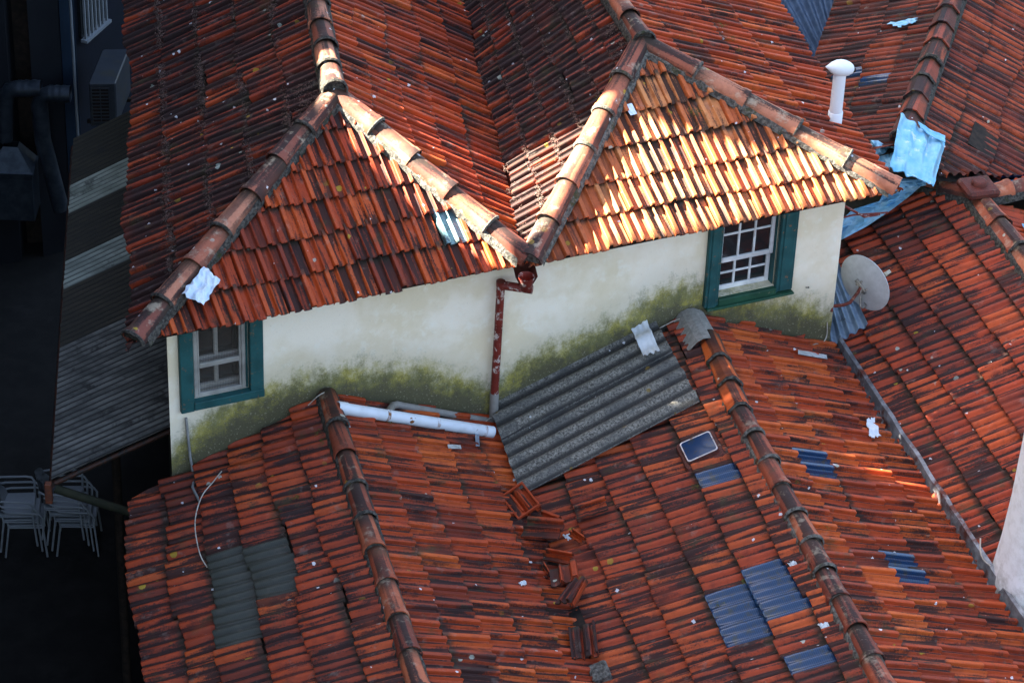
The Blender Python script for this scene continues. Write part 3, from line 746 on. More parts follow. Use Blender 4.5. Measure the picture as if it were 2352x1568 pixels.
# ------------------------------------------------------------------ pieces lying on and fixed to the roofs
def corr(name, c00, c10, c01, c11, waves, amp, mat, parent, N, axis='u', nu=40, ragged=0.0, seed=0, thick=.006, crumple=0.0):
    """corrugated sheet between four corners; ribs run from c00 towards c10 ('u'); waves counted across"""
    mb = MB(); nw = int(waves*10); rows = []
    for j in range(nw+1):
        b = j/nw; row = []
        ph = math.cos(2*math.pi*waves*b)
        for i in range(nu+1):
            a = i/nu
            if ragged:
                e = ragged*noise.noise(V((b*9, seed, 2))); f_ = ragged*noise.noise(V((b*9, seed+5, 7)))
                a = a*(1+e) - max(0, f_)*(1-a)
            p = (c00*(1-a)+c10*a)*(1-b) + (c01*(1-a)+c11*a)*b
            row.append(p + N*(amp*ph + crumple*noise.noise(V((a*5, b*5, seed)))) )
        rows.append(row)
    uvf = lambda i_, j_: (.5 - .5*math.cos(2*math.pi*waves*i_/nw), j_/nu)
    mb.grid(rows, 0, True, uvf)
    mb.grid([[p - N*thick for p in r] for r in reversed(rows)], 0, True)
    ed = rows[0]; mb.grid([ed, [p - N*thick for p in ed]], 0, False)
    for r in (rows[-1], [r[0] for r in rows], [r[-1] for r in rows]):
        mb.grid([r, [p - N*thick*1.5 for p in r]], 0, False)
    return mb.build(name, mat, parent)
fs = empty('corrugated_sheet', f3.pt(1380, 960), 'large grey lichen-speckled corrugated cement sheet covering the valley beside the wall', 'sheet')
a, b, c, e_ = f3.pt(1140, 966, .24), f3.pt(1516, 762, .15), f3.pt(1210, 1164, .20), f3.pt(1614, 940, .15)
m0, m1 = a + (c-a)*.36, b + (e_-b)*.42 
corr('upper_sheet', a, b + (a-b)*.0, a + (c-a)*.40, b + (e_-b)*.38, 2.5, .024, M['fibre'], fs, f3.N, ragged=.006, thick=.012)
corr('lower_sheet', a + (c-a)*.36 - f3.N*.03, b + (e_-b)*.32 - f3.N*.03, c, e_, 4.5, .024, M['fibre'], fs, f3.N, ragged=.012, seed=4, thick=.012)
def patch(name, face, pts4, mat, label, cat, waves=0, amp=.012, h=.09, n=12, crumple=.01, seed=1, rag=.06):
    A, B, C_, D_ = [face.pt(x, y, h) for x, y in pts4]       # A-B top edge, D-C bottom edge
    mb = MB(); rows = []
    for j in range(n+1):
        row = []
        for i in range(n+1):
            a, b = i/n, j/n
            ja = rag*noise.noise(V((b*6, seed, 0))); jb = rag*noise.noise(V((a*6, seed, 9)))
            a2, b2 = a + ja*(2*a-1), b + jb*(2*b-1)
            p = (A*(1-a2)+B*a2)*(1-b2) + (D_*(1-a2)+C_*a2)*b2
            row.append(p + face.N*((amp*math.cos(2*math.pi*waves*b) if waves else 0) + crumple*(noise.noise(V((a*4, b*4, seed))) + .6*noise.noise(V((a*9, b*9, seed+3))))))
        rows.append(row)
    c = sum((A, B, C_, D_), V())/4
    rows = [[p - c for p in r] for r in rows]
    mb.grid(rows, 0, waves > 0); mb.grid([[p - face.N*.004 for p in r] for r in reversed(rows)], 0, waves > 0)
    o = mb.build(name, mat); o.location = c
    return tag(o, label, cat)
M['aluminium'] = rough_mat('aluminium_patch', (.42, .42, .40), (.62, .62, .60), 12, .45, .2, .003, c=(.10, .10, .08), cscale=5, cth=.56, metal=.25)
M['cloth'] = rough_mat('crumpled_plastic', (.55, .68, .82), (.72, .76, .80), 10, .5, .3, .004)
M['cloth'].name = 'crumpled_plastic'
M['foil'] = rough_mat('sky_tinted_foil', (.15, .42, .62), (.30, .55, .70), 4, .38, .3, .004, metal=.35, c=(.60, .68, .76), cscale=6)  # silver foil whose blue sky reflection is put into the base colour
M['foilpale'] = rough_mat('pale_foil', (.20, .46, .66), (.38, .60, .74), 5, .4, .3, .004)  # sky blue put into this silver foil's colour as well
M['scrap'] = rough_mat('pale_scrap', (.60, .64, .66), (.75, .76, .76), 10, .5)
patch('metal_patch', f3, [(1462, 786), (1498, 768), (1532, 846), (1494, 858)], M['scrap'], 'white metal patch with two folds at the top end of the grey corrugated sheet', 'metal patch', 2, .022, .235, n=16)
patch('plastic_scrap', h1, [(462, 632), (500, 662), (462, 720), (412, 694)], M['cloth'], 'crumpled pale blue plastic scrap lying over the left hip tiles', 'scrap', 0, 0, .17, 8, .045, 5, .12)
patch('foil_scrap', h2, [(1428, 250), (1446, 246), (1458, 270), (1444, 274)], M['cloth'], 'small shiny blue white scrap high on the right hipped end', 'scrap', 0, 0, .07, 6, .01, 8, .2)
patch('metal_strip', f4, [(1820, 830), (1884, 840), (1886, 850), (1820, 840)], M['aluminium'], 'thin white metal strip tucked under tiles below the satellite dish', 'metal strip', 0, 0, .085, 6, .004, 9)
patch('metal_strip', f4, [(1976, 988), (1994, 984), (2010, 1026), (1988, 1030)], M['scrap'], 'bright wavy white metal offcut near the side gutter', 'metal strip', 2, .014, .085, 12, .004, 10, .2)
patch('metal_strip', f2, [(1020, 1036), (1050, 1038), (1052, 1047), (1022, 1046)], M['aluminium'], 'short grey metal strip on the slope below the white pipe', 'metal strip', 0, 0, .085, 6, .004, 11)
patch('metal_strip', f2, [(1083, 1006), (1092, 1006), (1094, 1040), (1085, 1040)], M['zinc'], 'narrow upright zinc strip just under the right end of the white pipe', 'metal strip', 0, 0, .08, 6, .004, 12)
patch('foil_scrap', fU1, [(2046, 68), (2108, 57), (2110, 66), (2068, 78)], M['foil'], 'silver foil tongue tinted sky blue under the ridge of the upper right house', 'scrap', 0, 0, .10, 8, .01, 13, .3)
patch('foil_scrap', fR2, [(2336, 530), (2362, 532), (2362, 560), (2350, 560)], M['foil'], 'silver foil corner tinted sky blue at the far right edge below the small ridge', 'scrap', 0, 0, .10, 6, .01, 14, .2)
# white droppings and lumps
for (fc, x, y, s_, lb_) in ((f3, 1312, 1246, 14, 'white crumpled bag scrap beside the broken tiles in the valley'), (f2, 1192, 1356, 10, 'white feathery scrap on the slope left of the broken tiles'),
        (f3, 1825, 1310, 13, 'white paint lump beside the blue glass tiles'), (f3, 1897, 1450, 15, 'white paint smear low beside the ridge'), (f2, 648, 0, 0, '')):
    if s_: patch('white_scrap', fc, [(x-s_, y-s_*.3), (x+s_*.6, y-s_*.6), (x+s_, y+s_*.2), (x-s_*.2, y+s_*.5)], M['scrap'], lb_, 'scrap', 0, 0, .085, 8, .03, x*.01, .14)

# foil flashings at the upper right
ff = empty('foil_flashing', fR.pt(2110, 440), 'big shiny silver foil flashing, tinted sky blue, wrapped over the foot of the dark ridge', 'flashing')
rg = lambda x, y, h=.13: fU2.pt(x - 27, y + 30, h + .10)
corr('ribbed_foil', rg(2066, 266), rg(2044, 388), rg(2172, 332), rg(2146, 428), 3.5, .018, M['foil'], ff, fU2.N, ragged=.05, crumple=.05, seed=3)
corr('foil_strip', rg(2102, 290, .17), rg(2108, 304, .17), rg(2164, 322, .17), rg(2164, 338, .17), 1.0, .01, M['foil'], ff, fU2.N, nu=6, crumple=.01)
def loft(name, Lp, Rp, zf, mat, parent, n=46, w=9, cr=.05, seed=1, sag=-.03):
    def along(P_, t_):
        t_ *= len(P_)-1; i = min(int(t_), len(P_)-2); f_ = t_-i; return (P_[i][0]*(1-f_)+P_[i+1][0]*f_, P_[i][1]*(1-f_)+P_[i+1][1]*f_)
    mb = MB(); rows = []
    for i in range(n+1):
        t_ = i/n; l, r_ = along(Lp, t_), along(Rp, t_); row = []
        for j in range(w+1):
            k = j/w; z_ = (0 if zf.__code__.co_argcount > 1 else zf(t_)) + sag*math.sin(math.pi*k)*4 + cr*noise.noise(V((t_*11, k*3, seed))) + cr*.5*noise.noise(V((t_*25, k*7, seed)))
            row.append(zf(t_, l[0]*(1-k)+r_[0]*k, l[1]*(1-k)+r_[1]*k, z_) if zf.__code__.co_argcount > 1 else W(l[0]*(1-k)+r_[0]*k, l[1]*(1-k)+r_[1]*k, z_))
        rows.append(row)
    mb.grid(rows, 0, False); mb.grid([[p - Z*.004 for p in r] for r in reversed(rows)], 0, False)
    return mb.build(name, mat, parent)
loft('gutter_foil', [(2000, 322), (1998, 380), (2035, 430), (2020, 462), (1960, 480), (1925, 512), (1915, 530)], [(2062, 325), (2072, 395), (2118, 424), (2092, 448), (2050, 480), (1990, 520), (1922, 556)],
     lambda t_, x, y, e: W(x, y, 6.26 + e).lerp(WP(x, y, ARL + Rn*(.22 + e), Rn), min(1, t_/.45)), M['foilpale'], ff, cr=.07, seed=4, sag=-.01)
loft('cap_foil', [(2040, 385), (2045, 410), (2060, 436)], [(2060, 380), (2120, 405), (2128, 425)], lambda t_: 6.20 - .1*t_, M['foilpale'], ff, n=12, cr=.05, seed=7)
loft('valley_strip', [(2090, 408), (2200, 412), (2352, 402), (2420, 398)], [(2095, 424), (2200, 424), (2352, 414), (2420, 410)], lambda t_: 5.72, M['zincblue'] if 'zincblue' in M else rough_mat('blue_zinc', (.08, .22, .45), (.16, .34, .55), 5, .4, metal=.3), ff, n=24, w=3, cr=.03, seed=9)
# corrugated blue roof at the top edge
bs = empty('blue_shed_roof', W(1840, 40, 5.2), 'small blue corrugated shed roof between the big roof and the upper right house', 'shed roof')
corr('sheet', W(1700, -60, 5.2), W(1880, 190, 4.9), W(1930, -60, 5.3), W(1935, 110, 5.1), 7, .03, rough_mat('blue_sheet', (.030, .055, .10), (.055, .095, .16), 8, .6), bs, Z, nu=12)
mb = MB(); sheet(mb, W(1700, -60, 5.1), W(1890, 190, 4.8), 0, 4.7, 2); mb.build('wall', M['pvcgrey'], bs)

# corrugated zinc sheet beneath the dish
zs = corr('zinc_sheet', fR.pt(1872, 640, .12), fR.pt(1900, 822, .12), fR.pt(1932, 618, .12), fR.pt(2002, 764, .12), 5, .020, rough_mat('bluish_zinc', (.16, .22, .30), (.30, .38, .47), 5, .4, .2, .003, c=(.06, .06, .06), cscale=4, cth=.58, metal=.4), None, fR.N, nu=20)
tag(zs, 'bluish corrugated metal sheet on the tiles directly under the satellite dish', 'metal sheet')

# pipes lying along the wall foot
def pipe(name, pts, r, mat, label, cat, n=18, hollow=True, parent=None):
    pts = [V(p) for p in pts]; c = pts[0].copy() if parent is None else V((0, 0, 0))
    mb = MB(); q = [p - c for p in pts]; mb.tube(q, r, n, caps=not hollow)
    if hollow:
        mb.tube(q, [x*.88 for x in r] if isinstance(r, list) else r*.88, n, caps=False)
        for e, o_ in ((q[0], q[1]), (q[-1], q[-2])):
            t_ = (e - o_).normalized(); a_ = t_.orthogonal().normalized(); b_ = t_.cross(a_); rr_ = r[0] if isinstance(r, list) else r
            mb.grid([[e + (a_*math.cos(2*math.pi*k/n) + b_*math.sin(2*math.pi*k/n))*rr_*f_ for k in range(n)] for f_ in (1.0, .88)], 0, False, closed=True)
    o = mb.build(name, mat, parent, local=parent is None)
    if parent is None: o.location = c; tag(o, label, cat)
    return o
a, b = WW(776, 936, .34), WW(1132, 992, .36)
wpipe = pipe('drain_pipe', [a, b], .060, M['pvc'], 'long white plastic pipe with rust stains lying at the wall foot above the tiles', 'pipe', 24)
mb = MB(); t = (b-a).normalized(); mb.tube([a - t*.01, a + t*.10], .066, 24, caps=False); mb.tube([a + t*.0, a + t*.005], [.061, .061], 24, caps=False)
o = mb.build('pipe_socket', M['pvc'], wpipe)
for k in (.30, .62, .93):
    mb = MB(); c = a + (b-a)*k; mb.tube([c, c + t*.035], .0615, 24, caps=False); mb.build('rust_band', rough_mat('rust_band', (.66, .70, .74), (.22, .09, .03), 18, .7) if k == .30 else bpy.data.materials['rust_band'], wpipe)
a, b = WW(1150, 972, .08), WW(925, 932, .08)
e1 = WW(905, 930, .10); e2 = WW(896, 940, .20); e3 = WW(890, 958, .36)
gp = pipe('overflow_pipe', [a, b, WW(912, 929, .085), WW(903, 931, .12), e2, e3], .038, M['pvcgrey'], 'thinner grey pipe behind the white one, its elbow opening towards the tiles', 'pipe', 18)

def wire(name, pts, r, mat, label, cat='cable', sub=5):
    P_ = [V(p) for p in pts]; out = []
    for i in range(len(P_)-1):
        p0, p1_, p2_, p3 = P_[max(i-1, 0)], P_[i], P_[i+1], P_[min(i+2, len(P_)-1)]
        for k in range(sub):
            t_ = k/sub; out.append(.5*((2*p1_) + (p2_-p0)*t_ + (2*p0-5*p1_+4*p2_-p3)*t_*t_ + (3*p1_-p0-3*p2_+p3)*t_**3))
    out.append(P_[-1]); c = out[0].copy(); mb = MB(); mb.tube([p - c for p in out], r, 6); o = mb.build(name, mat); o.location = c
    return tag(o, label, cat)
wire('cable', [f1.pt(522, 1110, .10), f1.pt(506, 1136, .12), f1.pt(482, 1180, .16), f1.pt(468, 1240, .16), f1.pt(474, 1300, .12), f1.pt(487, 1326, .07)], .006, M['wirewhite'], 'pale loose cable curving over the left slope of the low roof')
wire('cable', [WW(560, 1046, .03), WW(640, 998, .03), WW(700, 938, .05), WW(745, 901, .09), WW(780, 920, .05), WW(850, 938, .03)], .005, M['wirewhite'], 'thin pale cable strung over the left ridge top along the wall')
wire('cable', [WW(1100, 974, .10), WW(1115, 968, .13), WW(1130, 958, .10), WW(1200, 930, .05), WW(1400, 822, .05), WW(1545, 738, .06), WW(1600, 733, .12), WW(1650, 748, .10), WW(1740, 774, .05)], .005, M['wirewhite'], 'thin cable along the wall foot above the grey corrugated sheet and second ridge')
wire('cable', [WW(1900, 740, .02), WW(1899, 770, .03), WW(1890, 786, .05), WW(1872, 790, .06), WW(1858, 798, .08), WW(1862, 808, .06)], .006, M['wirewhite'], 'curled cable hanging at the lower right corner of the cream wall')
wire('cable', [fR.pt(2270, 1282, .3), fR.pt(2272, 1320, .25), f4.pt(2282, 1355, .12), f4.pt(2296, 1388, .10), f4.pt(2304, 1402, .08)], .008, M['wirewhite'], 'short grey cable dropping beside the white tower')
pipe('conduit', [WW(427, 960, .03), WW(437, 1050, .03), WW(446, 1100, .10), f1.pt(455, 1146, .10), f1.pt(468, 1172, .06)], .014, rough_mat('conduit_grey', (.20, .20, .19), (.30, .29, .27), 9), 'thin grey conduit dropping down the mossy wall onto the low roof', 'conduit', 10, hollow=False)
nl = WW(1851, 660, .01); mb = MB(); mb.tube([(0, 0, 0), tuple(nrm*.05 + Z*.03)], .005, 8); mb.tube([tuple(nrm*.05 + Z*.03), tuple(nrm*.055 + Z*.033)], .009, 8)
o = mb.build('nail', M['dark']); o.location = nl; tag(o, 'dark bent nail sticking out of the wall right of the window', 'nail')

# white flue with its cowl
fb = s4.pt(1909, 292)
vp = empty('flue_pipe', fb, 'white flue pipe with a rounded cowl standing on the right edge of the big roof', 'flue')
M['fluewhite'] = rough_mat('flue_white', (.74, .76, .78), (.82, .83, .84), 4, .45, .05)
H_ = .60
mb = MB(); mb.tube([(0, 0, -.02), (0, 0, .14), (0, 0, .145)], [.078, .078, .070], 24, caps=False); mb.tube([(0, 0, .14), (0, 0, H_)], .068, 24); mb.build('pipe', M['fluewhite'], vp, local=True)
mb = MB(); mb.tube([(0, 0, -.16), (0, 0, -.05), (0, 0, 0)], [.13, .095, .07], 20); mb.build('base_collar', M['clay_caplow'], vp, local=True)
ax = (Rt*.92 - Up*.05 + Fw*.25).normalized(); c = V((0, 0, H_+.06)); prof = [(-.165, .004), (-.14, .022), (-.10, .056), (-.05, .082), (.0, .092), (.05, .088), (.10, .070), (.13, .050), (.145, .028)]
mb = MB(); mb.tube([c + ax*x for x, _ in prof], [r_ for _, r_ in prof], 26); mb.build('cowl', M['fluewhite'], vp, local=True)
mb = MB(); mb.tube([c + ax*.135 - Z*.012, c + ax*.165 - Z*.012], [.028, .024], 12); mb.build('plug', M['under'], vp, local=True)

# satellite dish
dc = WW(1986, 650, -.15)
dish = empty('satellite_dish', wp(S1, WW(1905, 708).z, 0), 'grimy white satellite dish on a rusty arm at the right corner of the wall', 'satellite dish')
dn = (Fw*.60 + (Rt*.84 + Up*.54)*.80).normalized(); da = (Up*.84 - Rt*.54 ); da = (da - dn*da.dot(dn)).normalized(); db = dn.cross(da)
mb = MB(); rows = []
for i in range(13):
    r_ = .31*i/12; rows.append([dc + (da*math.cos(2*math.pi*k/48)*r_*1.02 + db*math.sin(2*math.pi*k/48)*r_*.95) + dn*(.055*(r_/.31)**2 - .055) for k in range(48)])
mb.grid(rows, 0, True, closed=True); rim = rows[-1]
mb.grid([[p + dn*.004 for p in r] for r in reversed(rows)], 0, True, closed=True)
mb.grid([rim, [p + (p-dc).normalized()*.012 + dn*.004 for p in rim], [p + (p-dc).normalized()*.010 + dn*.016 for p in rim], [p + dn*.006 for p in rim]], 0, False, closed=True)
mb.build('reflector', rough_mat('dish_grey', (.46, .44, .41), (.60, .58, .55), 4, .5, .1, c=(.16, .15, .11), cscale=7, cth=.62), dish)
mb = MB(); w0 = wp(S1-.01, WW(1905, 708).z, -.03); bkp = dc - dn*.07 - Up*.02
mb.tube([w0, w0 + Rt*.13 + Up*.012, w0 + Rt*.20 + Up*.04, bkp - Up*.05 - Rt*.03, bkp], .018, 12); mb.box(w0 - Rt*.005, Rt, .012, Up, .045, nrm, .03)
mb.build('arm', paint('rusty_red', (.16, .03, .015), (.30, .14, .08), .55), dish)
mb = MB(); mb.box(bkp + Up*.01, da, .09, db, .022, dn, .012, 0, .004); mb.box(bkp + da*.05 + dn*.035, da, .012, db, .05, dn, .03, 0, .004); mb.box(bkp - da*.05 + dn*.035, da, .012, db, .05, dn, .03, 0, .004)
mb.tube([bkp - Up*.0, bkp - Up*.20 - Rt*.005, bkp - Up*.215 + Rt*.02, bkp - Up*.20 + Rt*.055], .010, 8)
mb.build('bracket', rough_mat('bracket_metal', (.10, .09, .08), (.42, .36, .28), 14, .6), dish)
mb = MB(); lnb = dc + dn*.30 - da*.05; mb.tube([dc - da*.29 + dn*.01, lnb - dn*.0], .008, 8); mb.tube([lnb + dn*.06, lnb], [.022, .026], 12); mb.box(lnb + dn*.07, dn, .03, da, .02, db, .02, 0, .004)
mb.build('receiver', rough_mat('receiver_plastic', (.45, .35, .20), (.55, .47, .35), 9), dish)
# rusty bracket bars under the right eave
mb = MB(); c = WW(1935, 500, .0); q = [WW(1890, 478, .02), WW(1990, 492, -.3), WW(2035, 490, -.3)]
mb.tube([WW(1900, 508, -.35), WW(1960, 494, -.3), WW(2040, 488, -.3)], .010, 8); mb.tube([WW(1938, 472, -.3), WW(1985, 498, -.3), WW(2020, 492, -.3)], .014, 8)
mb.build('gutter_bracket', M['rustpipe'], house)

# white rendered tower at the right edge
tb = W(2436, 1330, 5.0)
tw = empty('white_tower', (tb.x, tb.y, 0), 'white rendered tower with a flared damp foot cut by the right edge of the photo', 'tower')
mb = MB(); rows = []
for z_, r_ in ((0, .78), (4.2, .78), (4.45, .76), (4.7, .72), (5.0, .66), (5.4, .615), (5.9, .585), (6.6, .56), (7.3, .55)):
    rows.append([V((tb.x + .04*(z_-4.2)*0 + math.cos(2*math.pi*k/64)*r_*(1+.012*noise.noise(V((k*.25, z_*2, 0)))), tb.y + math.sin(2*math.pi*k/64)*r_, z_)) for k in range(64)])
mb.grid(rows, 0, True, closed=True); mb.face(list(rows[-1]))
tm = NT('tower_render'); p = tm.geo(); sx = tm.N('ShaderNodeSeparateXYZ'); tm.L(p, sx.inputs[0]); n_ = tm.noise(p, 9, 5, .7)
low_ = tm.ramp(tm.math('ADD', sx.outputs[2], tm.math('MULTIPLY', n_, -.5)), 5.05, 4.55)
col = tm.mix(tm.ramp(n_, .4, .7), (.84, .86, .88), (.70, .71, .71)); col = tm.mix(tm.math('MULTIPLY', low_, .85), col, (.16, .16, .12)); tm.bump(n_, .3, .01)
mb.build('wall', tm.out(col, .9), tw)

# ------------------------------------------------------------------ broken and loose tiles in the valley
def loose_tile(face, x, y, ang, w_, l_, label, upside=False, h=.11, tilt=(0, 0), frac=1.0, mat='clay_hip', tone=(.4, .5, .4), cat='roof tile'):
    mb = MB(); pr = PROF['rib']; K = len(pr); T = [i/6 for i in range(7)]; S = -1 if upside else 1; rows = []
    for t_ in T:
        cutj = .0 if frac == 1 else .14*noise.noise(V((t_*5, x, 0)))
        rows.append([V(((s_*frac + cutj*s_*(1-frac)*3 - .5*frac)*w_, (t_-.5)*l_*(1 + (0 if frac == 1 else .12*noise.noise(V((s_*4, x, 3))))), h_*S)) for s_, h_ in pr])
    uvf = lambda i_, j_: (pr[min(j_, K-1)][0], T[min(i_, 6)])
    mb.grid(rows, 0, False, uvf, tone); lo = [[V((p.x, p.y, p.z - .016)) for p in r] for r in rows]; mb.grid(lo[::-1], 0, False, uvf, tone)
    for r_, q in ((rows[0], lo[0]), (rows[-1], lo[-1]), ([r[0] for r in rows], [r[0] for r in lo]), ([r[-1] for r in rows], [r[-1] for r in lo])):
        mb.grid([r_, q], 0, False, uvf, tone)
    if upside:                       # rims and cross bars of the underside
        for xx in (-.5, .5): mb.box((xx*w_*frac*.96, 0, .012), (1, 0, 0), .010, (0, 1, 0), l_*.5, Z, .014, 0, .003, tone)
        for yy in ((-.5, .5) if y < 1200 else ()): mb.box((0, yy*l_*.97, .010), (1, 0, 0), w_*frac*.49, (0, 1, 0), .010, Z, .013, 0, .003, tone)
        for xx in (-.12, .16): mb.box((xx*w_*frac, 0, .008), (1, 0, 0), .010, (0, 1, 0), l_*.36, Z, .010, 0, .005, tone)
    o = mb.build('roof_tile', [M[mat]])
    h += .10; p = face.pt(x, y, h); q = face.pt(x + 20*math.cos(R(ang)), y + 20*math.sin(R(ang)), h)
    yd = (q - p).normalized(); xd = yd.cross(face.N).normalized()
    mm = Matrix((xd, yd, xd.cross(yd))).transposed().to_4x4(); mm.translation = p
    o.matrix_world = mm @ Matrix.Rotation(tilt[0], 4, 'X') @ Matrix.Rotation(tilt[1], 4, 'Y')
    return tag(o, label, cat, 'loose broken tiles in the valley')
loose_tile(f3, 1213, 1189, 52, .25, .42, 'roof tile lying upside down, ribs up, just below the grey corrugated sheet', True, .13, tilt=(.0, .1))
loose_tile(f3, 1272, 1228, 20, .24, .24, 'broken tile stub wedged under the level slab beside the upturned tile', False, .10, frac=.7)
loose_tile(f3, 1268, 1258, 4, .24, .40, 'whole weathered tile lying level across the valley under the upturned tile', False, .17, mat='clay_low', tone=(.3, .3, .7))
loose_tile(f3, 1372, 1200, -18, .20, .32, 'thin flat broken slab lying on the tiles right of the upturned tile', False, .10, frac=.8, mat='clay_low', tone=(.6, .7, .6))
loose_tile(f3, 1296, 1312, 10, .17, .30, 'narrow lichened fragment in the middle of the valley', False, .10, frac=.7, mat='clay_low')
loose_tile(f3, 1312, 1356, 80, .30, .26, 'short wide broken tile with a ragged edge in the middle of the valley', False, .13, tilt=(.1, 0), frac=.92, tone=(.5, .3, .6))
loose_tile(f3, 1330, 1402, 118, .18, .34, 'tipped tile crusted with yellow lichen beside the dark hole', False, .17, tilt=(.15, .2), mat='clay_low', tone=(.1, .4, .95))
loose_tile(f3, 1348, 1406, 118, .10, .32, 'narrow orange tile sliver leaning along the lichened one', False, .16, frac=.5)
loose_tile(f3, 1357, 1508, 84, .24, .40, 'long upturned tile with dark wet channels at the bottom of the valley', True, .13, tone=(.2, .3, .9))
mb = MB(); mb.box((0, 0, 0), f3.along, .11, f3.down, .09, f3.N, .05, 0, .02); o = mb.build('mortar_block', M['mortar']); o.location = f3.pt(1386, 1562, .12); tag(o, 'lump of grey mortar at the very bottom of the valley', 'block')
mb = MB(); mb.tube([(0, 0, 0), tuple(f3.down*.26 + f3.N*.02)], .001, 5)
# dark slab over the tiles, drawn as the shade in a hole
mb = MB(); c = f3.pt(1336, 1442, .115); mb.box(c, f3.along, .17, f3.down, .055, f3.N, .004); mb.build('gap_shade_slab', M['under'], low)

mb = MB(); c = f3.pt(1277, 1300, .11); mb.box(c, f3.along, .10, f3.down, .05, f3.N, .004); mb.build('gap_shade_slab', M['under'], low)  # second dark slab drawn as shade in a hole
loose_tile(f3, 1338, 1262, 35, .12, .20, 'small ragged shard right of the level tile, above the white bag scrap', False, .08, frac=.6, tone=(.7, .3, .4))
loose_tile(f3, 1266, 1340, 60, .11, .18, 'small ragged shard left of the short wide broken tile', False, .08, frac=.6, mat='clay_low', tone=(.4, .6, .6))
# ------------------------------------------------------------------ weeds in the joints
rng = random.Random(11); mb = MB()
def tuft(p, N_, s_):
    for k in range(16):
        a_ = rng.uniform(0, 6.28); e_ = rng.uniform(.1, 1.3); dr = V((math.cos(a_)*math.cos(e_), math.sin(a_)*math.cos(e_), 0)) + N_*math.sin(e_)
        q = p + dr*s_*rng.uniform(.3, 1) + V((rng.uniform(-1, 1), rng.uniform(-1, 1), 0))*s_*.4; u_ = V((rng.uniform(-1, 1), rng.uniform(-1, 1), rng.uniform(-1, 1))).normalized(); w_ = u_.cross(dr).normalized()
        l = s_*rng.uniform(.15, .35); mb.face([q - u_*l*.4, q + w_*l, q + u_*l*.4], 0, False, None, (rng.random(), 0, 0))
def joints(face, n, vmin, umax, s_, p=.6, umin=0, keep=None):
    for _ in range(n):
        j = rng.randint(vmin, face.nv-1); u = rng.uniform(umin, umax)
        if noise.noise(V((u*.35, j*2.2, face.seed))) < -.12 and rng.random() < .8: continue
        mb_p = face.P(u, j + rng.uniform(.0, .12), .05 + .01)
        if keep and (mb_p - keep[0]).dot(keep[1]) > -.12: continue
        tuft(mb_p, face.N, s_*rng.uniform(.5, 1.2))
joints(s1, 1700, 1, s1.nu*.72, .055, keep=vclip(A1, EL, E1b)); joints(s3, 1200, 1, s3.nu*.7, .05, keep=vclip(A2, V2a - d*.05, V2b)); joints(s2, 60, 1, s2.nu*.6, .025)
joints(f1, 110, 1, f1.nu*.6, .035, umin=5); joints(f3, 120, 1, f3.nu*.65, .03, umin=6); joints(fR, 60, 1, fR.nu*.6, .03)
for _ in range(240):                 # along the valley between the two roofs and by the left ridge
    k = rng.random()*5.5; tuft(V2a + (V2b-V2a).normalized()*k - gs*.0 + Z*.06 + V((rng.uniform(-.05, .1), 0, 0)), Z, .035)
for _ in range(60):
    tuft(s1.P(s1.at(715, 230)[0] + rng.uniform(-2.5, 1), rng.uniform(.2, .9), .06), Z, .05); tuft(s3.P(s3.at(1425, 130)[0] + rng.uniform(-2, 1.5), rng.uniform(.2, .9), .06), Z, .05)
def cclip(n):  # keep only clumps whose place is on the visible roof
    pass
t = NT('dry_stonecrop'); at = t.N('ShaderNodeAttribute', attribute_name='tone'); sp = t.N('ShaderNodeSeparateXYZ'); t.L(at.outputs['Vector'], sp.inputs[0])
wm = t.out(t.mix(sp.outputs[0], (.04, .03, .02), (.20, .12, .10)), .95)
o = mb.build('roof_weeds', wm); tag(o, 'small dry brown weeds growing in the joints between the roof tiles', 'weeds', kind='stuff')
rng = random.Random(5); mb = MB()
for (fc, pts) in ((s4, [(1578, 262), (1650, 66), (1664, 96), (1680, 122)]), (h2, [(1578, 262), (1590, 268)]), (f3, [(1600, 1130), (1708, 1290), (1718, 1345), (1658, 1395), (1478, 1500)]), (f4, [(1838, 1120), (1900, 1225)]), (f1, [(744, 1020), (750, 1040), (690, 1170)]), (f2, [(885, 985)])):
    for x, y in pts:
        for _ in range(4):
            mb_p = fc.pt(x + rng.uniform(-7, 7), y + rng.uniform(-5, 5), .06); tuft(mb_p, fc.N, .04)
t = NT('green_moss'); o = mb.build('moss_cushions', t.out((.10, .10, .02), .95)); tag(o, 'small yellow green moss cushions on the roof tiles', 'moss', kind='stuff')
# ------------------------------------------------------------------ yard on the left: ground, canopy, chairs, ducts, walls
mb = MB()
mb.grid([[V((x, y, 0)) for x in (-400, -40, -15, 0, 15, 40, 400)] for y in (-400, -10, 10, 30, 45, 80, 400)], 0, False)
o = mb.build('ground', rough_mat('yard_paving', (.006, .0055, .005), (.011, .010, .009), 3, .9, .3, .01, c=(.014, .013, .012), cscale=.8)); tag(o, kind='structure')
def dark_sheet(name, a, b, c=None, ct=.55, metal=0.0, rough=.6):
    t = NT(name); p = t.geo(); n = t.noise(t.mapv(p, (.4, 1, 1)), 5, 5, .65)
    uv = t.N('ShaderNodeUVMap', uv_map='UVMap').outputs[0]; su = t.N('ShaderNodeSeparateXYZ'); t.L(uv, su.inputs[0])
    col = t.mix(t.ramp(n, .35, .68), a, b); col = t.mix(t.math('MULTIPLY', t.ramp(t.noise(p, 3, 5, .7), ct, ct+.12), .8), col, c)
    col = t.mix(t.math('MULTIPLY', t.ramp(t.math('ADD', su.outputs[0], t.math('MULTIPLY', n, .4)), .65, 1.05), .85), col, tuple(x*.18 for x in a))   # troughs darkened in the colour so the corrugation reads as shaded
    return t.out(col, rough, metal)
